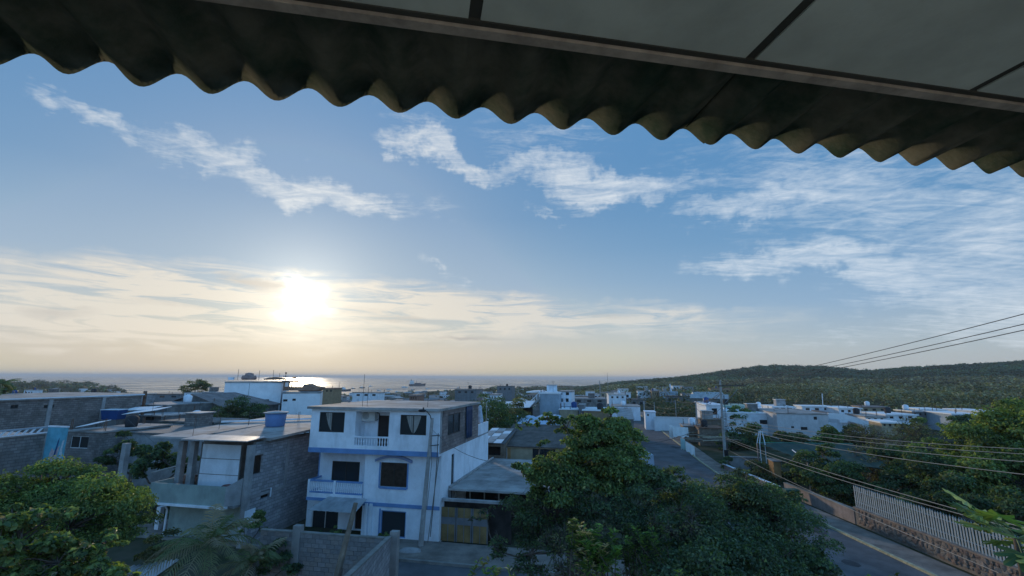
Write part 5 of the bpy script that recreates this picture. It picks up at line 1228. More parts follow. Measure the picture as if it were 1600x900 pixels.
for k, (x0, x1, y, Y, d, wm_, rm, lab) in enumerate(((222, 283, 615, 190, 14, slate, tar, 'dark flat roofed shore building left of the small dark tree'), (288, 301, 613, 180, 8, white_p, conc_roof, 'small white house beside the small dark tree near the shore'), (316, 354, 612, 150, 10, slate, zinc, 'long grey house right of the small dark tree near the shore'), (60, 84, 614, 170, 10, white_p, conc_roof, 'small white house showing above the long block wall'), (38, 52, 609, 260, 10, white_p, zinc, 'tiny white house on the left headland'), (4, 26, 616, 130, 9, white_p, conc_roof, 'white house above the left end of the long block wall'), (120, 158, 614.5, 120, 7, white_c, zinc, 'low building with bright metal roof above the block wall'),
        (551, 592, 612.5, 170, 12, white_p, conc_roof, 'pale flat roofed house above the roof of the white and blue house'), (500, 521, 606, 140, 10, ochre, brick_far, 'reddish brown house just right of the big white building'), (640, 652, 617, 120, 6, brick_far, pinkr, 'small reddish roof behind the white and blue house'), (711, 744, 608, 150, 10, slate, conc_d, 'grey square house with ragged top behind the terrace'), (762, 776, 616, 150, 8, white_p, conc_roof, 'small white two storey house on the slope right of the terrace'), (777, 800, 603, 260, 12, slate, conc_d, 'unfinished grey tower house on the rise above the canopy'),
        (893, 947, 622, 140, 10, conc_d, conc, 'row of plain grey walls right of the white windowed block'), (951, 978, 616, 170, 12, white_p, zinc, 'pair of small pale houses on the rise at the centre right'), (996, 1017, 611, 260, 14, white_p, zinc, 'long pale house among trees at the foot of the hill'), (1018, 1030, 610.5, 250, 10, ochre, pinkr, 'small orange house at the foot of the hill'), (1031, 1045, 611.5, 245, 10, sky_p, conc_roof, 'small pale blue house at the foot of the hill'), (1110, 1143, 606.5, 300, 14, ochre, brick_far, 'orange house on the hillside right of the white crane'))):
    d = min(d, 4.5) if x1 < 700 else min(d, 8); F_ = bld('small_house', lab, x0, x1, y, Y, d, wm_, rm, [(x0+(x1-x0)*(.15+.3*i), y+3.2, x0+(x1-x0)*(.27+.3*i), y+6.2) for i in range(3)], slab=.3)
# rectangular blue tank and white sheets on the roof line
q = Q(177, 655, 55); tk = thing('roof_tank', q, 'dark blue box tank on the roofs left of the white metal sheets', 'water tank')
part('tank_body', MB().hexa([q+Vector(v) for v in ((-.85, -.6, 0), (.85, -.6, 0), (.85, .6, 0), (-.85, .6, 0))], [q+Vector(v) for v in ((-1, -.7, 1.05), (1, -.7, 1.05), (1, .7, 1.05), (-1, .7, 1.05))]), mat('deep_blue_plastic', (.02, .07, .22), rough=.45, var=.15), tk)
part('tank_rim', MB().box(q.x-1.05, q.x+1.05, q.y-.75, q.y+.75, q.z+1.052, q.z+1.12), white_p, tk)
part('stand', MB().box(q.x-.8, q.x+.8, q.y-.5, q.y+.5, 0, q.z-.01), conc_d, tk)
for k, (x0, y0, x1, y1, Y, lab) in enumerate(((188, 642, 232, 640, 56, 'upper white metal sheet beside the dark blue tank'), (190, 648, 246, 641, 54, 'lower tilted white metal sheet beside the dark blue tank'), (118, 668, 142, 664, 45, 'small bright metal sheet left of the dark blue tank'))):
    a = Q(x0, y0, Y); b = Q(x1, y1, Y); up_ = Vector((0, 2.2, .25)); m = MB().hexa([a, b, b+up_, a+up_], [p+Vector((0, 0, .05)) for p in (a, b, b+up_, a+up_)])
    o = whole('metal_sheet', m, white_c, lab, 'metal sheet', 'loose metal sheets on the roofs')
# big white building
T, F, w, h = bld('white_building', 'big plain white building with rooftop pergola standing above the shore', 352, 441, 596, 80, 14, white_c, conc_roof, [(384, 624, 391, 627.3), (413, 624, 420, 627.3)], slab=.25, over=.05, deg=-20)
T2, F2, w2, h2 = bld('white_building', 'lower right wing of the big white building', 442, 501, 613, 79.0, 12, white_c, conc_roof, [(442.5, 624, 449, 627.3), (457, 623, 462, 626.2), (452, 648, 459, 651.5)], slab=.2, over=.05, deg=-20)
part('wall_joint', MB(F).box(w*.42, w*.42+.05, -.012, -.002, 3, h-.3), conc_d, T)
wr = mat('bare_brick_red', (.34, .20, .14), var=.3, stain=.2)
m = MB(F); u, z = F.front(389, 592, 4); m.lathe((u, 4, h+.26), [(1.1, 0), (1.25, .3), (1.1, .75), (.7, .8), (.7, 1.1), (.2, 1.25)], 12); part('round_tank', m, mat('terracotta_tank', (.34, .23, .21), var=.3), T, True)
u, z = F.front(361, 595, 2); part('roof_box', MB(F).box(u-.4, u+.4, 1.5, 2.5, h+.26, h+.7), white_p, T)
m = MB(F); u0 = F.front(412, 596, 5)[0]; u1 = w+.0; n = 8
pts = [(u0+(u1-u0)*i/n,   .2+.3*math.sin(math.pi*i/n)) for i in range(n+1)]
for i in range(n): m.hexa([(pts[i][0], 5, h+.26), (pts[i+1][0], 5, h+.26), (pts[i+1][0], 7, h+.26), (pts[i][0], 7, h+.26)], [(pts[i][0], 5, h+.26+pts[i][1]), (pts[i+1][0], 5, h+.26+pts[i+1][1]), (pts[i+1][0], 7, h+.26+pts[i+1][1]), (pts[i][0], 7, h+.26+pts[i][1])])
part('rooftop_canopy', m, wr, T)
pz = F2.front(450, 597, 3)[1]; zb_ = h2+.2
for x in (444, 452, 456): u = F2.front(x, 600, 3)[0]; part('pergola_post', MB(F2).box(u-.12, u+.12, 3, 3.25, zb_+.02, pz-.01), wr, T2)
ua = F2.front(441, 597, 3)[0]; ub = F2.front(466, 597, 3)[0]; part('pergola_beam', MB(F2).box(ua, ub, 2.6, 5, pz, pz+.28), wr, T2)
u = F2.front(452, 597, 3.5)[0]; part('parapet', MB(F2).box(u-.8, w2-.4, 3.4, 3.6, zb_+.01, zb_+.65), wr, T2)
u = F2.front(460, 592, 3)[0]; m = MB(F2); m.lathe((u, 3, pz+.75), [(.05, -.1), (.3, .0), (.42, .16)], 10); m.tube([(u, 3, pz+.28), (u, 3, pz+.8)], .05, 5); part('satellite_dish', m, alu, T2)
u = F2.front(446, 592, 3)[0]; m = MB(F2); m.tube([(u, 3, pz+.28), (u, 3, pz+1.6)], .05, 4); m.tube([(u-.5, 3, pz+1.0), (u+.5, 3, pz+1.0)], .035, 4); m.blob((u, 3, pz+1.55), .18, .18, .16, .1, 6, 4); part('aerial', m, alu, T2)
m = MB(F)
for x, hh in ((371, 1.9), (404, 1.7), (426, 1.8), (436, 1.3)): u = F.front(x, 595, 3)[0]; m.tube([(u, 3, h+.2), (u, 3, h+.2+hh)], .035, 4)
part('rooftop_rods', m, alu, T)
u, _ = F2.front(487, 611, 6); part('rooftop_mound', MB(F2).blob((u, 6, h2+.4), 2.2, 1.4, .8, .25), wr, T2, True)
# canopy house with outside stair
T, F, w, h = bld('canopy_house', 'house with blue grey end wall and slab roof above an outside stair', 843, 873, 613, 92, 9, sky_p, white_c, slab=.3, over=.1)
part('roof_slab', MB(F).hexa([(-2.6, -.1, h-.1), (-.12, -.1, h+.0), (-.12, 9, h+.0), (-2.6, 9, h-.1)], [(-2.6, -.1, h+.12), (-.12, -.1, h+.25), (-.12, 9, h+.25), (-2.6, 9, h+.12)]), white_c, T)
u0, z0 = F.front(813, 650, -1); u1, z1 = F.front(843, 617, -1)
part('stair', MB(F).hexa([(u0, -1, z0-.5), (u1, -1, z1-.9), (u1, .0, z1-.9), (u0, .0, z0-.5)], [(u0, -1, z0), (u1, -1, z1-.4), (u1, .0, z1-.4), (u0, .0, z0)]), conc, T)
m = MB(F)
for i in range(8): s = i/7; u = u0+(u1-u0)*s; z = z0+(z1-.4-z0)*s; m.box(u-.04, u+.04, -1.03, -.95, z, z+.9)
m.tube([(u0, -.99, z0+.9), (u1, -.99, z1+.5)], .06, 4); part('stair_rail', m, white_p, T)
part('stair_wall', MB(F).hexa([(u0+1, .3, 0), (u1, .3, 0), (u1, .45, 0), (u0+1, .45, 0)], [(u0+1, .3, z0), (u1, .3, z1-1.3), (u1, .45, z1-1.3), (u0+1, .45, z0)]), conc, T)
a = Q(777, 630, 88); b = Q(827, 627, 90); t = thing('canopy', (a+b)/2, 'white sloping canopy roof over an orange wall left of the outside stair', 'canopy'); zc = a.z
FC = Frame(a.x, a.y, ground(a.x, a.y), 12); L_ = (b-a).length; hh = a.z-FC.O.z
part('canopy_roof', MB(FC).hexa([(0, -1.5, hh-.9), (L_, -1.5, hh-.6), (L_, 5, hh+.2), (0, 5, hh-.1)], [(0, -1.5, hh-.75), (L_, -1.5, hh-.45), (L_, 5, hh+.35), (0, 5, hh+.05)]), white_c, t)
for k in range(4): part('canopy_post', MB(FC).box(.3+k*1.0, .45+k*1.0, -1.3, -1.15, 0, hh-.92), white_p, t)
part('orange_wall', MB(FC).box(2.4, 4.4, -1.0, -.85, 0, hh-.9), orange_p, t); part('back_wall', MB(FC).box(.2, L_-.2, 3, 3.2, 0, hh-.8), inside, t)
T, F, w, h = bld('white_block', 'small white two storey block with four windows at the centre', 872.5, 893, 611, 96, 8, white_p, conc_roof, [(874, 622.5, 879.5, 628), (884, 622.5, 888.5, 628), (874.5, 613.5, 878.5, 616.5), (884, 613, 889, 617.5)], slab=.2)
part('balcony_band', MB(F).box(-.1, w+.1, -.25, -.003, h*.56, h*.62), sky_p, T)
# pale blue tarp roof
A = Q(806, 650, 64); t = thing('tarp_roof', (A.x+3, A.y, 0), 'pale blue tarpaulin roof half hidden behind the light green tree', 'tarp'); m = MB(); n = 14; a0 = Q(806, 670, 62); b0 = Q(881, 668, 62); a1 = Q(808, 650, 67); b1 = Q(876, 648, 67)
for j in range(n+1):
    for i in range(n+1): p = a0.lerp(b0, i/n).lerp(a1.lerp(b1, i/n), j/n); m.v(p+Vector((0, 0, .16*math.sin(i*1.5+j*.6)+.1*math.sin(j*2.2))))
for j in range(n):
    for i in range(n): k = j*(n+1)+i; m.F.append((k, k+1, k+n+2, k+n+1))
part('tarpaulin', m, mat('pale_tarp', (.45, .55, .68), rough=.5, var=.12), t, True)
for k, p in enumerate((a0, b0, a1, b1)): part('post', MB().box(p.x-.07, p.x+.07, p.y-.07, p.y+.07, 0, p.z-.15), wood, t)
part('eave_board', MB().tube([a0+Vector((0, -.05, -.1)), b0+Vector((0, -.05, -.1))], .1, 4), slate, t)
# beige house behind the garage
T, F, w, h = bld('beige_house', 'low beige house with dark opening and orange end behind the garage roof', 783, 905, 697, 48, 7, beige_p, mat('brown_tin_roof', (.13, .115, .105), var=.4, scale=1.2, stain=.4), [(832, 701, 868, 725)], roof='shed', ridge=1.4, over=.25)
m = MB(F); n = 30
for i in range(n+1): m.box(-.2+i*(w+.4)/n, -.15+i*(w+.4)/n, .0, .02, h+.1, h+.12)
e_ = F.front(798, 705)[0]; part('orange_wall', MB(F).box(-.02, e_, -.03, -.003, 0, h-.02), orange_p, T); part('white_strip', MB(F).box(.5, .62, -.045, -.031, 0, h-.03), white_p, T)
part('lintel', MB(F).box(-.05, w, -.06, -.032, h-.12, h-.01), beige_p, T)
T, F, w, h = bld('shack', 'dark wooden shack roofed with mismatched metal sheets beside the terrace', 748, 787, 693, 47, 6, wood, tar, [(752, 697, 782, 712, 'n')], roof='shed', ridge=.7, over=.1, cat='shed')
for i in range(3):
    for j in range(5): part('roof_sheet', MB(F).hexa([(-.15+i*w/3, -.2+j*1.2, h+.12+j*.14), (w/3-.2+i*w/3, -.2+j*1.2, h+.12+j*.14), (w/3-.2+i*w/3, 1.1+j*1.2, h+.30+j*.14), (-.15+i*w/3, 1.1+j*1.2, h+.28+j*.14)], [(-.15+i*w/3, -.2+j*1.2, h+.15+j*.14), (w/3-.2+i*w/3, -.2+j*1.2, h+.15+j*.14), (w/3-.2+i*w/3, 1.1+j*1.2, h+.33+j*.14), (-.15+i*w/3, 1.1+j*1.2, h+.31+j*.14)]), (zinc, white_c, conc_roof)[(i*2+j) % 3], T)
# middle strip left of the road
bld('flat_house', 'long white roofed house behind the light green tree', 912, 952, 640, 84, 8, ochre, white_c, slab=.2, over=.3)
bld('flat_house', 'narrow grey rendered tower between the white roofs', 904, 913, 632, 86, 4, slate, conc, slab=.1)
bld('flat_house', 'white fronted low house just right of the narrow grey tower', 874, 903, 639, 88, 6, beige_p, white_c, slab=.15)
bld('gabled_house', 'low grey shed roof on the left side of the road', 966, 990, 655, 74, 10, conc_d, conc, roof='shed', ridge=1.0)
bld('flat_house', 'pale grey house at the top of the road, left side', 955, 1000, 634, 120, 10, white_p, conc_roof, [(960, 637, 966, 641), (975, 637, 981, 641)])
# right of the road: long low wall and the white complex
T, F, w, h = bld('perimeter_wall', 'long low white wall with a gate house near the top of the road', 1022, 1089, 651, 96, .3, white_c, white_c, inner=False, slab=.08, cat='wall')
T, F, w, h = bld('gate_house', 'small white gate house at the left end of the long low wall', 1008, 1024, 643, 98, 4, white_p, white_p, [(1011, 647, 1014, 650)])
T, F, w, h = bld('white_hall', 'tall white end block of the white complex right of the tall pole', 1103, 1129, 632, 92, 12, white_p, white_p, [(1112, 638, 1121, 648)], slab=.2)
T, F, w, h = bld('white_hall', 'upper white storey with pale green roof behind the tall pole', 1131, 1175, 634, 100, 10, white_p, mat('pale_green_roof', (.30, .42, .36), var=.2), [(1136, 637, 1150, 640)], slab=.35)
T, F, w, h = bld('white_hall', 'long pale blue white ward wall right of the tall pole', 1129.5, 1212, 644, 91, 12, white_p, white_c, [(1187, 656, 1203, 663), (1140, 650, 1146, 655)], slab=.2)
T, F, w, h = bld('white_hall', 'white upper block with a band of windows on the white complex', 1207, 1243, 635, 104, 8, white_p, white_c, [(1210, 637, 1217, 641), (1220, 637, 1227, 641), (1230, 637, 1238, 641)], slab=.25)
T, F, w, h = bld('white_hall', 'greyer white wall of the complex with small openings', 1213, 1293, 645, 84, 14, mat('grey_white_render', (.55, .55, .57), var=.12, stain=.3), conc_roof, [(1251, 667, 1262, 672), (1271, 651, 1277, 656), (1236, 666, 1241, 669)], slab=.15)
# curved hall
def curved_hall():
    q = Q(1293, 646, 88); g = ground(q.x, q.y); b = Q(1352, 660, 82); F = Frame(q.x, q.y, g, 16); w = F.front(1352, 650)[0]; h = q.z-g
    t = thing('curved_hall', F.p(w/2, 6, 0), 'white hall with sweeping curved grey roof edge at the right of the white complex', 'building', deg=16)
    part('wall', MB(F).box(0, w, 0, .2, -.3, h-1.6), white_p, t); n = 12; m = MB(F); e = MB(F)
    for i in range(n):
        s0, s1 = i/n, (i+1)/n; z0 = h-1.55*s0**2.2; z1 = h-1.55*s1**2.2; o0 = 1.2*math.sin(s0*1.4); o1 = 1.2*math.sin(s1*1.4)
        m.hexa([(w*s0, -o0, z0-.2), (w*s1, -o1, z1-.2), (w*s1, 9, z1-.1), (w*s0, 9, z0-.1)], [(w*s0, -o0, z0), (w*s1, -o1, z1), (w*s1, 9, z1+.1), (w*s0, 9, z0+.1)])
        e.hexa([(w*s0, -o0-.35, z0-.9), (w*s1, -o1-.35, z1-.9), (w*s1, -o1-.01, z1-.9), (w*s0, -o0-.01, z0-.9)], [(w*s0, -o0-.35, z0+.12), (w*s1, -o1-.35, z1+.12), (w*s1, -o1-.01, z1+.12), (w*s0, -o0-.01, z0+.12)])
    part('roof', m, mat('dark_curved_roof', (.13, .13, .14), var=.4, scale=.8, stain=.3), t); part('fascia', e, white_c, t)
curved_hall()
for k, (x0, x1, y, Y, d, wm_, rm, lab) in enumerate(((1253, 1301, 634, 118, 5, white_p, white_c, 'low bright roof behind the curved hall, left one'), (1310, 1345, 637, 112, 8, white_p, white_c, 'low bright roof behind the curved hall, middle one'), (1345, 1388, 635, 120, 6, beige_p, pinkr, 'pinkish sloping roof behind the curved hall'), (1352, 1385, 650, 88, 7, white_p, conc_roof, 'pale flat house directly right of the curved hall'), (1384, 1432, 647, 92, 7, white_p, white_c, 'long white roofed house right of the curved hall'), (1438, 1478, 639, 110, 8, sky_p, white_c, 'white roof between the trees at the right'), (1487, 1528, 646, 96, 9, sky_p, white_c, 'pale blue house behind the tree tops at the right'), (1530, 1566, 642, 104, 9, white_p, white_c, 'white roofed house near the right edge behind the tree tops'), (1377, 1405, 659, 76, 5, beige_p, white_c, 'cream house in front of the long white roofed house'), (1176, 1206, 637, 112, 6, white_p, white_c, 'white parapet between the green roof and the window band'), (1425, 1452, 642, 104, 5, slate, zinc, 'grey metal roofed house beside the white roofs at the right'))):
    bld('roof_house' if False else 'flat_house', lab, x0, x1, y, Y, d, wm_, rm, [(x0+(x1-x0)*(.12+.3*i), y+3.5, x0+(x1-x0)*(.26+.3*i), y+7) for i in range(3)], slab=.22, over=.25, deg=(12, 4, 18)[k % 3])
whole('flag_mast', MB().tube([Q(1286, 638, 110), Q(1284.5, 615, 110)], .09, 5), white_p, 'bare pale mast standing on the white complex roofs', 'mast')
q = Q(1049, 612, 250)
t = thing('crane', q, 'small white crane jib rising among the houses at the foot of the hill', 'crane'); part('jib', MB().tube([q, Q(1046.5, 600, 250)], .4, 4), white_p, t); part('base', MB().box(q.x-1.5, q.x+3, q.y-1, q.y+1, q.z-3, q.z+.2), sky_p, t)
# laundry, timber stacks, sheds beside the road
def laundry(label, x0, y0, x1, y1, Y, m_, drop):
    a = Q(x0, y0, Y); b = Q(x1, y1, Y); m = MB(); n = 10; k = 5; z = Vector((0, 0, 1))
    for i in range(n+1):
        p = a.lerp(b, i/n)
        for j in range(k+1): m.v(p-z*(drop*j/k)*(1+.1*math.sin(i*1.3))+Vector((0, .12*math.sin(i*1.7)*j/k, 0)))
    for i in range(n):
        for j in range(k): q = i*(k+1)+j; m.F.append((q, q+1, q+k+2, q+k+1))
    whole('hanging_cloth', m, m_, label, 'laundry', 'cloths hanging by the road', smooth=True)
clw = mat('white_cloth', (.72, .75, .76), var=.1, bump=.1); clb = mat('mint_cloth', (.38, .55, .54), var=.15, bump=.1)
laundry('tall white cloth hanging at the roadside, upper left one', 1045, 663, 1051, 665, 76, clw, 2.0)
laundry('wide white sheet hanging right of the tall white cloth', 1051, 666, 1075, 668, 75, clw, 1.5)
laundry('pale mint cloth hanging above the kerb', 1063, 684, 1070, 686, 66, clb, 1.4)
laundry('large pale cloth slung lowest beside the kerb', 1071, 689, 1085, 698, 64, clw, 1.2)
r2 = random.Random(21)
t = thing('timber_stack', P(1098, 690, 0), 'untidy stack of long boards behind the laundry right of the road', 'timber')
for k in range(34):
    x = r2.uniform(1068, 1112); y = r2.uniform(670, 690); Y = 60+(692-y)*1.2; a = Q(x, y, Y); a.z = max(a.z, .2); L_ = r2.uniform(2, 4.5); an = r2.uniform(-.5, .25); b = a+Vector((math.cos(an)*L_, math.sin(an)*L_, r2.uniform(-.3, .3)))
    part('board', MB().tube([a, b], r2.uniform(.05, .10), 4), (wood, rust, beige_p, wood)[k % 4], t)
for k, (x0, x1, y, Y, rm, lab) in enumerate(((1068, 1100, 665, 80, conc_roof, 'low open shed with pale roof behind the timber stack'), (1092, 1130, 668, 76, rust, 'low rusty roofed shed touching the tall pole'), (1094, 1128, 655, 86, wood, 'brown roofed shed against the white complex'))):
    bld('shed', lab, x0, x1, y, Y, 4, wood, rm, slab=.12, cat='shed')
T, F, w, h = bld('garden_wall', 'plain grey wall at the foot of the green net', 1139, 1187, 713, 57, .2, conc, conc, inner=False, slab=.06, cat='wall')
bld('booth', 'small orange walled booth below the green net', 1208, 1219, 720, 50, 1.6, orange_p, conc_roof, slab=.08, cat='booth')
# green shade net
def net():
    A, B_, C_, D_ = Q(1183, 692, 54), Q(1332, 694, 56), Q(1400, 735, 44), Q(1262, 722, 46); n = 18; m = MB()
    t = thing('shade_net', ((A+C_)/2).x and (((A+C_)/2).x, ((A+C_)/2).y, 0), 'dark green shade net stretched over posts beside the road', 'shade net')
    for j in range(n+1):
        for i in range(n+1): p = A.lerp(B_, i/n).lerp(D_.lerp(C_, i/n), j/n); m.v(p-Vector((0, 0, .28*abs(math.sin(i*math.pi/4.5))*math.sin(j*math.pi/n)+.05*math.sin(i+j*2))))
    for j in range(n):
        for i in range(n): k = j*(n+1)+i; m.F.append((k, k+1, k+n+2, k+n+1))
    o = part('net_cloth', m, mat('green_net', (.012, .055, .045), rough=.7, var=.3, scale=2), t, True); s = o.modifiers.new('thickness', 'SOLIDIFY'); s.thickness = .02
    for p in (A, B_, C_, D_): part('post', MB().box(p.x-.06, p.x+.06, p.y-.06, p.y+.06, 0, p.z-.03), steel_g, t)
    part('edge_cable', MB().tube([A+Vector((0, 0, .05)), B_+Vector((0, 0, .05))], .04, 4), mat('green_cord', (.10, .30, .22)), t)
    part('tube', MB().tube([Q(1238, 703, 48), Q(1254, 715, 45)], .05, 5), white_p, t)
net()
p = Q(1189, 674, 54); t = thing('trestle', P(1189, 725, 0), 'pale metal trestle frame standing above the left end of the green net', 'frame')
for dx, x in ((0, 1183), (1, 1187), (2, 1195)): q = Q(x, 692, 54-dx*.5); part('leg', MB().tube([Q(1186+dx*2.3, 674, 54-dx*.3), q, Vector((q.x, q.y, 0))], .05, 4), white_p, t)
part('crossbar', MB().tube([Q(1185, 675, 54), Q(1192, 675, 54)], .05, 4), white_p, t)
# pale blue tarp by the left kerb
A = Q(994, 707, 60); B_ = Q(1022, 708, 58); C_ = Q(1005, 696, 62); m = MB()
m.hexa([(A.x, A.y, 0), (B_.x, B_.y, 0), (B_.x, B_.y+3, 0), (A.x, A.y+3, 0)], [(A.x+.1, A.y, A.z-.0), (B_.x-.1, B_.y, B_.z-.2), (B_.x-.9, B_.y+2.6, C_.z), (A.x+.5, A.y+2.6, C_.z)])
whole('tarp_stall', m, mat('pale_tarp', ()), 'stall covered with a pale blue tarp at the left kerb of the road', 'stall')

# ---------------------------------------------------------------- distant small houses
def far_protos():
    out = []; specs = [(9, 8, 3.2, white_p, conc_roof, 'white flat roofed'), (8, 7, 5.8, white_p, zinc, 'white two storey'), (10, 8, 3.0, slate, tar, 'dark flat roofed'), (8, 8, 5.6, conc, conc_d, 'bare grey two storey'), (11, 7, 3.0, ochre, pinkr, 'ochre pink roofed'), (12, 8, 3.2, conc_d, zinc, 'grey metal roofed'), (8, 9, 3.4, sky_p, conc_roof, 'pale blue'), (7, 8, 5.9, beige_p, conc, 'beige two storey')]
    for k, (w, d, h, wm_, rm, lab) in enumerate(specs):
        F = Frame(0, 0, 0, 0); hl = []
        for s in range(2 if h > 5 else 1):
            for i in range(3): hl.append((w*(.12+.3*i), w*(.12+.3*i)+1.2, 1+s*2.7, 2.2+s*2.7))
        gr = 'gable' if k in (4, 5) else 'flat'
        t = thing('small_house', (0, 0, 0), 'x', 'house', 'small houses of the distant town'); m = MB(F); m.wall(0, .2, 0, w, -2.5, h, hl); m.swall(w-.2, w, .2, d, -2.5, h); m.swall(0, .2, .2, d, -2.5, h); m.wall(d-.2, d, .2, w-.2, -2.5, h)
        part('wall', m, wm_, t)
        if gr == 'flat':
            part('roof', MB(F).box(-.3, w+.3, -.3, d+.3, h, h+.25), rm, t)
            if k % 2 == 0: part('roof_tank', MB(F).lathe((w*.7, d*.6, h+.25), [(.7, 0), (.8, 1.1), (.3, 1.3)], 8), (slate, inside)[k % 4 == 0], t)
        else: part('roof', MB(F).hexa([(-.4, -.4, h), (w+.4, -.4, h), (w+.4, d+.4, h), (-.4, d+.4, h)], [(-.4, d/2-.05, h+1.4), (w+.4, d/2-.05, h+1.4), (w+.4, d/2+.05, h+1.4), (-.4, d/2+.05, h+1.4)]), rm, t)
        g = MB(F)
        for a, b, c, e in hl: g.box(a, b, .08, .11, c, e)
        part('window_panes', g, pane_m, t)['kind'] = 'stuff'
        out.append((t, lab))
    return out
fam = {}; FP = far_protos(); used = set(); placed = []; r2 = random.Random(33); cnt = 0; tries = 0
occupied = [(o.location.x, o.location.y) for o in list(C.objects) if o.parent is None and o.get('category') in ('house', 'building')]
while cnt < 290 and tries < 16000:
    tries += 1; x = r2.uniform(-60, 1090); az = az_el(x, 600)[0]; r = 175*math.exp(r2.random()**.9*1.8)
    if az > .12: r = min(r, r2.uniform(210, 460))
    S_ = lerp_t(SH, az)
    if r > S_*.93: continue
    X_, Y_ = r*math.sin(az), r*math.cos(az)
    if any(abs(X_-a)+abs(Y_-b) < 12+r*.008 for a, b in placed) or any(math.hypot(X_-a, Y_-b) < 22 for a, b in occupied): continue
    # keep the road corridor open
    if Y_ < 160 and abs(X_-(24+(Y_-80)*.2)) < 12: continue
    placed.append((X_, Y_)); k = r2.randrange(8) if r2.random() > .35 else r2.choice((0, 1, 2, 5)); k = r2.choice((0, 2, 4, 5, 6)) if 430 < x < 720 and r < 500 else k; t, lab = FP[k]
    c = t if k not in used else copy_tree(t); used.add(k)
    near_ = 'right of the road' if X_ > 35 else ('far at the left' if x < 480 else ('in mid town' if r < 330 else 'toward the bay'))
    c.location = (X_, Y_, ground(X_, Y_)); c.rotation_euler = (0, 0, R(-12+r2.choice((0, 0, 90, 8, -15)))) ; c.scale = (1, 1, 1); c['group'] = 'distant %s houses %s' % (lab, near_); fam.setdefault((lab, near_), []).append((az, c)); cnt += 1
for k, (t, lab) in enumerate(FP):
    if k not in used:
        for ch in list(t.children): bpy.data.objects.remove(ch)
        bpy.data.objects.remove(t)
ORD = 'leftmost second third fourth fifth sixth seventh eighth ninth tenth eleventh twelfth thirteenth fourteenth fifteenth sixteenth seventeenth eighteenth nineteenth twentieth twenty-first twenty-second twenty-third twenty-fourth twenty-fifth twenty-sixth twenty-seventh twenty-eighth twenty-ninth thirtieth thirty-first thirty-second thirty-third thirty-fourth'.split()
for (lab, near_), l in fam.items():
    l.sort(key=lambda q: q[0])
    for i, (_, c) in enumerate(l): c['label'] = '%s of the tiny %s houses %s' % ((ORD[i]+(' from left' if i else '')) if i < len(ORD) else 'one further right', lab, near_)
# distant greenery
def greenery(name, pts, rad, nl, lsize, pal):
    ps, ns, cs_ = [], [], []
    for (x, y, z), r in zip(pts, rad):
        n = nl; d = rng.normal(size=(n, 3)); d /= np.linalg.norm(d, axis=1, keepdims=True); d[:, 2] = np.abs(d[:, 2]); p = np.array((x, y, z))+d*r*(.6+.5*rng.random((n, 1)))*np.array([1, 1, .8])
        nn = d*.6+np.array([0, 0, .5])+rng.normal(size=(n, 3))*.3; nn /= np.linalg.norm(nn, axis=1, keepdims=True); ps.append(p); ns.append(nn); cs_.append(pick(n, pal)*rng.uniform(.6, 1.3)*(.85+.9*noise.noise(Vector((x/70, y/110, 2)))+.5*noise.noise(Vector((x/22, y/25, 5)))))
    ps = np.concatenate(ps); sz = np.clip(np.hypot(ps[:, 0], ps[:, 1])*lsize, .35, 3.2)
    me = leaf_mesh(name, ps, np.concatenate(ns), sz, .9, np.concatenate(cs_), .1); me.materials.append(LMd); o = bpy.data.objects.new(name, me); C.objects.link(o); tag(o, kind='stuff')
    o['label'] = 'mass of far-off trees and scrub'; return o
pts, rad = [], []; tries = 0
while len(pts) < 2300 and tries < 60000:
    tries += 1; x = r2.uniform(-120, 1150); az = az_el(x, 600)[0]; r = 70*math.exp(r2.random()*3.1)
    if r > lerp_t(SH, az)*.965 or (az > .12 and r > 700): continue
    X_, Y_ = r*math.sin(az), r*math.cos(az)
    if noise.noise(Vector((X_/50, Y_/50, 9))) < -.05 and r2.random() < .8: continue
    if (Y_ < 170 and abs(X_-(20.5+max(0, Y_-62)*.2)) < 6.5) or (r < 240 and any(math.hypot(X_-a, Y_-b) < 11 for a, b in occupied+placed)) or Y_ < 62: continue
    rr = r2.uniform(1.4, 3.2)*(1+r/600) if not (235 < x < 760 and r > 260) else r2.uniform(1, 1.9)
    pts.append((X_, Y_, ground(X_, Y_)+rr*.3)); rad.append(rr)
greenery('town_greenery', pts, rad, 60, .0040, OLIVE+GREEND)['label'] = 'scattered far-off trees and scrub among the houses of the town'
pts, rad = [], []; tries = 0
while len(pts) < 9500 and tries < 120000:
    tries += 1; az = az_el(r2.uniform(900, 1760), 600)[0]; r = math.sqrt(r2.random())*1280+60
    if r < 135 or r > 1330: continue
    X_, Y_ = r*math.sin(az), r*math.cos(az)
    if az < .2 and r < 400: continue
    if any(math.hypot(X_-a, Y_-b) < 14 for a, b in occupied) and r < 320: continue
    rr = r2.uniform(2.0, 4.2)*(1+r/900); pts.append((X_, Y_, ground(X_, Y_)+rr*.25)); rad.append(rr)
PF = [p for p, q in zip(pts, rad)]; near_i = [i for i, p in enumerate(pts) if math.hypot(p[0], p[1]) < 900]; far_i = [i for i, p in enumerate(pts) if math.hypot(p[0], p[1]) >= 900]
greenery('hillside_scrub', [pts[i] for i in near_i], [rad[i] for i in near_i], 36, .0038, OLIVE+[(.12, .115, .065), (.10, .09, .055)])['label'] = 'dry olive scrub covering the lower slope of the hill'
greenery('ridge_woodland', [pts[i] for i in far_i], [rad[i] for i in far_i], 36, .0034, [(.02, .04, .025), (.03, .055, .03), (.025, .045, .03)])['label'] = 'dark green woodland along the ridge'
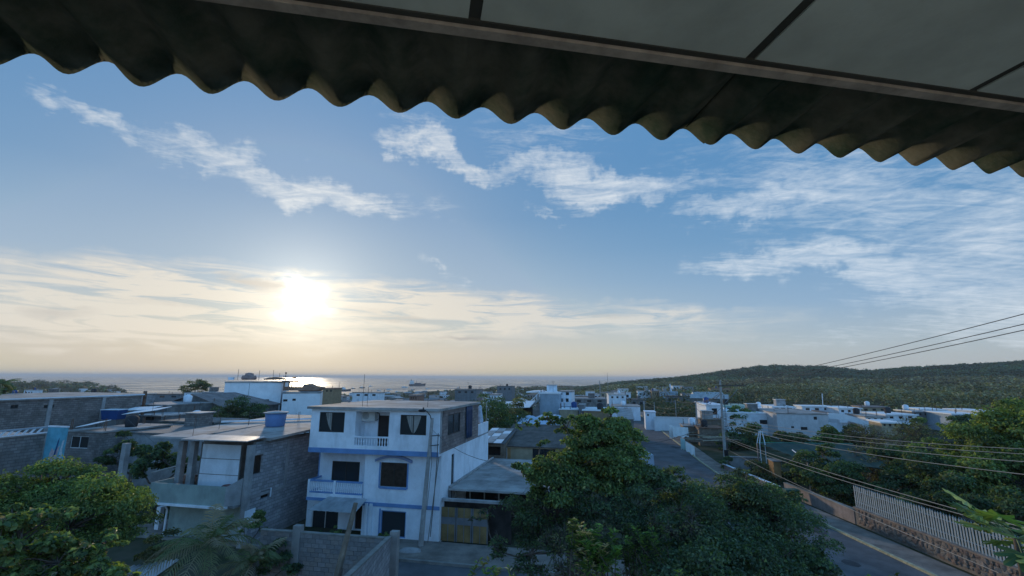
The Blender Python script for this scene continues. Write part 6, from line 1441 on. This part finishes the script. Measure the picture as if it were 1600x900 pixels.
# scrub ground cover near the camera
pts, rad = [], []
for i in range(900):
    X_, Y_ = r2.uniform(-40, 60), r2.uniform(16, 62)
    if 13 < X_ < 27.5 or (BF.front and 20 < Y_ < 60 and -26 < X_ < 5.5) : continue
    if abs((Vector((X_, Y_, 0))-mid).dot(nrm)) < 5.2 and X_ < 22: continue
    rr = r2.uniform(.3, .8); pts.append((X_, Y_, .05)); rad.append(rr)
o = greenery('ground_cover', pts, rad, 40, .0045, OLIVE+GREEND); o['label'] = 'low weeds and scrub covering the empty ground'

# ---------------------------------------------------------------- boats in the bay
hull_w = mat('boat_white', (.7, .7, .7), var=.05, bump=0); hull_d = mat('boat_dark_hull', (.05, .06, .08), var=.1, bump=0)
def boat(label, px, py, L, hullm, kind, group='boats anchored in the bay'):
    L *= 1.2; d = ray(px, py); t_ = (SEA-CAMH)/d.z; q = CAM+d*t_; a = rnd.uniform(-.25, .25); F = Frame(q.x, q.y, SEA, math.degrees(a))
    t = thing('ship' if kind == 'ship' else 'boat', q, label, 'ship' if kind == 'ship' else 'boat', group, F.deg); B = L*.24; H = L*(.11 if kind == 'ship' else .13)
    m = MB(F); n = 10; secs = []
    for i in range(n+1):
        s = i/n; u = (s-.5)*L; bw = B/2*(1-max(0, (s-.6)/.4)**2*.97)*(.8+.2*min(1, s*4)); zz = H*(1+.45*max(0, (s-.55)/.45)**2); secs.append((u, bw, zz))
    for i in range(n):
        (a0, b0, z0), (a1, b1, z1) = secs[i], secs[i+1]; m.hexa([(a0, -b0*.7, -.3), (a1, -b1*.7, -.3), (a1, b1*.7, -.3), (a0, b0*.7, -.3)], [(a0, -b0, z0), (a1, -b1, z1), (a1, b1, z1), (a0, b0, z0)])
    part('hull', m, hullm, t)
    if kind == 'ship':
        part('cabin', MB(F).box(-L*.45, -L*.22, -B*.4, B*.4, H+.01, H+L*.16), hull_w, t); part('bridge', MB(F).box(-L*.42, -L*.25, -B*.3, B*.3, H+L*.161, H+L*.21), hull_w, t); part('funnel', MB(F).box(-L*.40, -L*.36, -B*.1, B*.1, H+L*.211, H+L*.27), hull_d, t)
        part('cargo', MB(F).box(-L*.15, L*.22, -B*.35, B*.35, H+.01, H+L*.07), hull_d, t)
        for u in (-L*.05, L*.28): part('mast', MB(F).tube([(u, 0, H), (u, 0, H+L*.2)], L*.008, 4), hull_d, t)
    else:
        part('cabin', MB(F).hexa([(-L*.35, -B*.35, H), (L*.12, -B*.35, H), (L*.12, B*.35, H), (-L*.35, B*.35, H)], [(-L*.32, -B*.3, H+L*.11), (L*.05, -B*.3, H+L*.11), (L*.05, B*.3, H+L*.11), (-L*.32, B*.3, H+L*.11)]), hull_w, t)
        if kind == 'yacht': part('flybridge', MB(F).box(-L*.22, L*.0, -B*.25, B*.25, H+L*.111, H+L*.17), hull_w, t)
        part('mast', MB(F).tube([(-L*.08, 0, H), (-L*.08, 0, H+L*(.75 if kind == 'sail' else .3))], L*.012, 4), hull_w, t)
    return t
boat('low motor yacht at the left of the anchored boats', 538, 611, 26, hull_d, 'yacht')
boat('second boat from the left, with a tall dark superstructure', 566, 606.5, 15, hull_d, 'motor')
boat('sailing boat with bare mast in the middle of the anchored boats', 608, 609.5, 12, hull_w, 'sail')
boat('small white motor boat left of the cargo ship', 632, 606, 17, hull_w, 'motor')
boat('cargo ship, largest and farthest of the vessels in the bay', 652, 603, 56, hull_d, 'ship')
boat('small boat just right of the sailing boat near the shore', 621, 613, 10, hull_w, 'motor')
boat('little boat in the bay above the roof of the white and blue house', 592, 611, 10, hull_w, 'motor')
boat('lone small boat off the shore right of the cargo ship', 697, 610, 9, hull_w, 'sail')
for k, (px, py, L, kind, lab) in enumerate(((552, 607.5, 11, 'motor', 'tiny boat between the low motor yacht and the dark boat'), (579, 604, 12, 'sail', 'tiny sailing boat far out behind the dark boat'), (645, 609.5, 9, 'motor', 'tiny boat below the cargo ship'), (668, 608, 11, 'sail', 'tiny sailing boat just right of the cargo ship'), (716, 606.5, 10, 'motor', 'tiny boat at the right end of the anchorage'), (525, 609, 10, 'sail', 'tiny sailing boat in the sun glitter at the left end of the anchorage'))):
    boat(lab, px, py, L, hull_w if k % 2 else hull_d, kind)
# power cables and little things near the blue house
a = Q(675, 660, 31.5); 
cable(a, Q(462, 646, 60), .8, 'thin cable from the lamp pole past the big white building', .014, 'service cables at the lamp pole')
cable(Q(676, 672, 31.5), Q(760, 720, 24), .3, 'thin cable from the lamp pole toward the trees in the middle', .014, 'service cables at the lamp pole')
cable(Q(200, 655, 40), Q(384, 778, 31), .5, 'slack cable hanging across the front of the block house', .014, 'service cables at the block house')
# ---------------------------------------------------------------- thin sea haze
hz = MB().box(-61000, 61000, -61000, 61000, SEA-6, 62)
hm = bpy.data.materials.new('thin_sea_haze'); hm.use_nodes = True; nt = hm.node_tree; nt.nodes.clear()
pv = nt.nodes.new('ShaderNodeVolumePrincipled'); pv.inputs['Density'].default_value = .00011; pv.inputs['Color'].default_value = (.92, .93, .95, 1); pv.inputs['Anisotropy'].default_value = .0
om = nt.nodes.new('ShaderNodeOutputMaterial'); nt.links.new(pv.outputs[0], om.inputs['Volume'])
ho = hz.build('haze', hm); tag(ho, kind='stuff'); ho['label'] = 'thin haze over the bay and the hills'
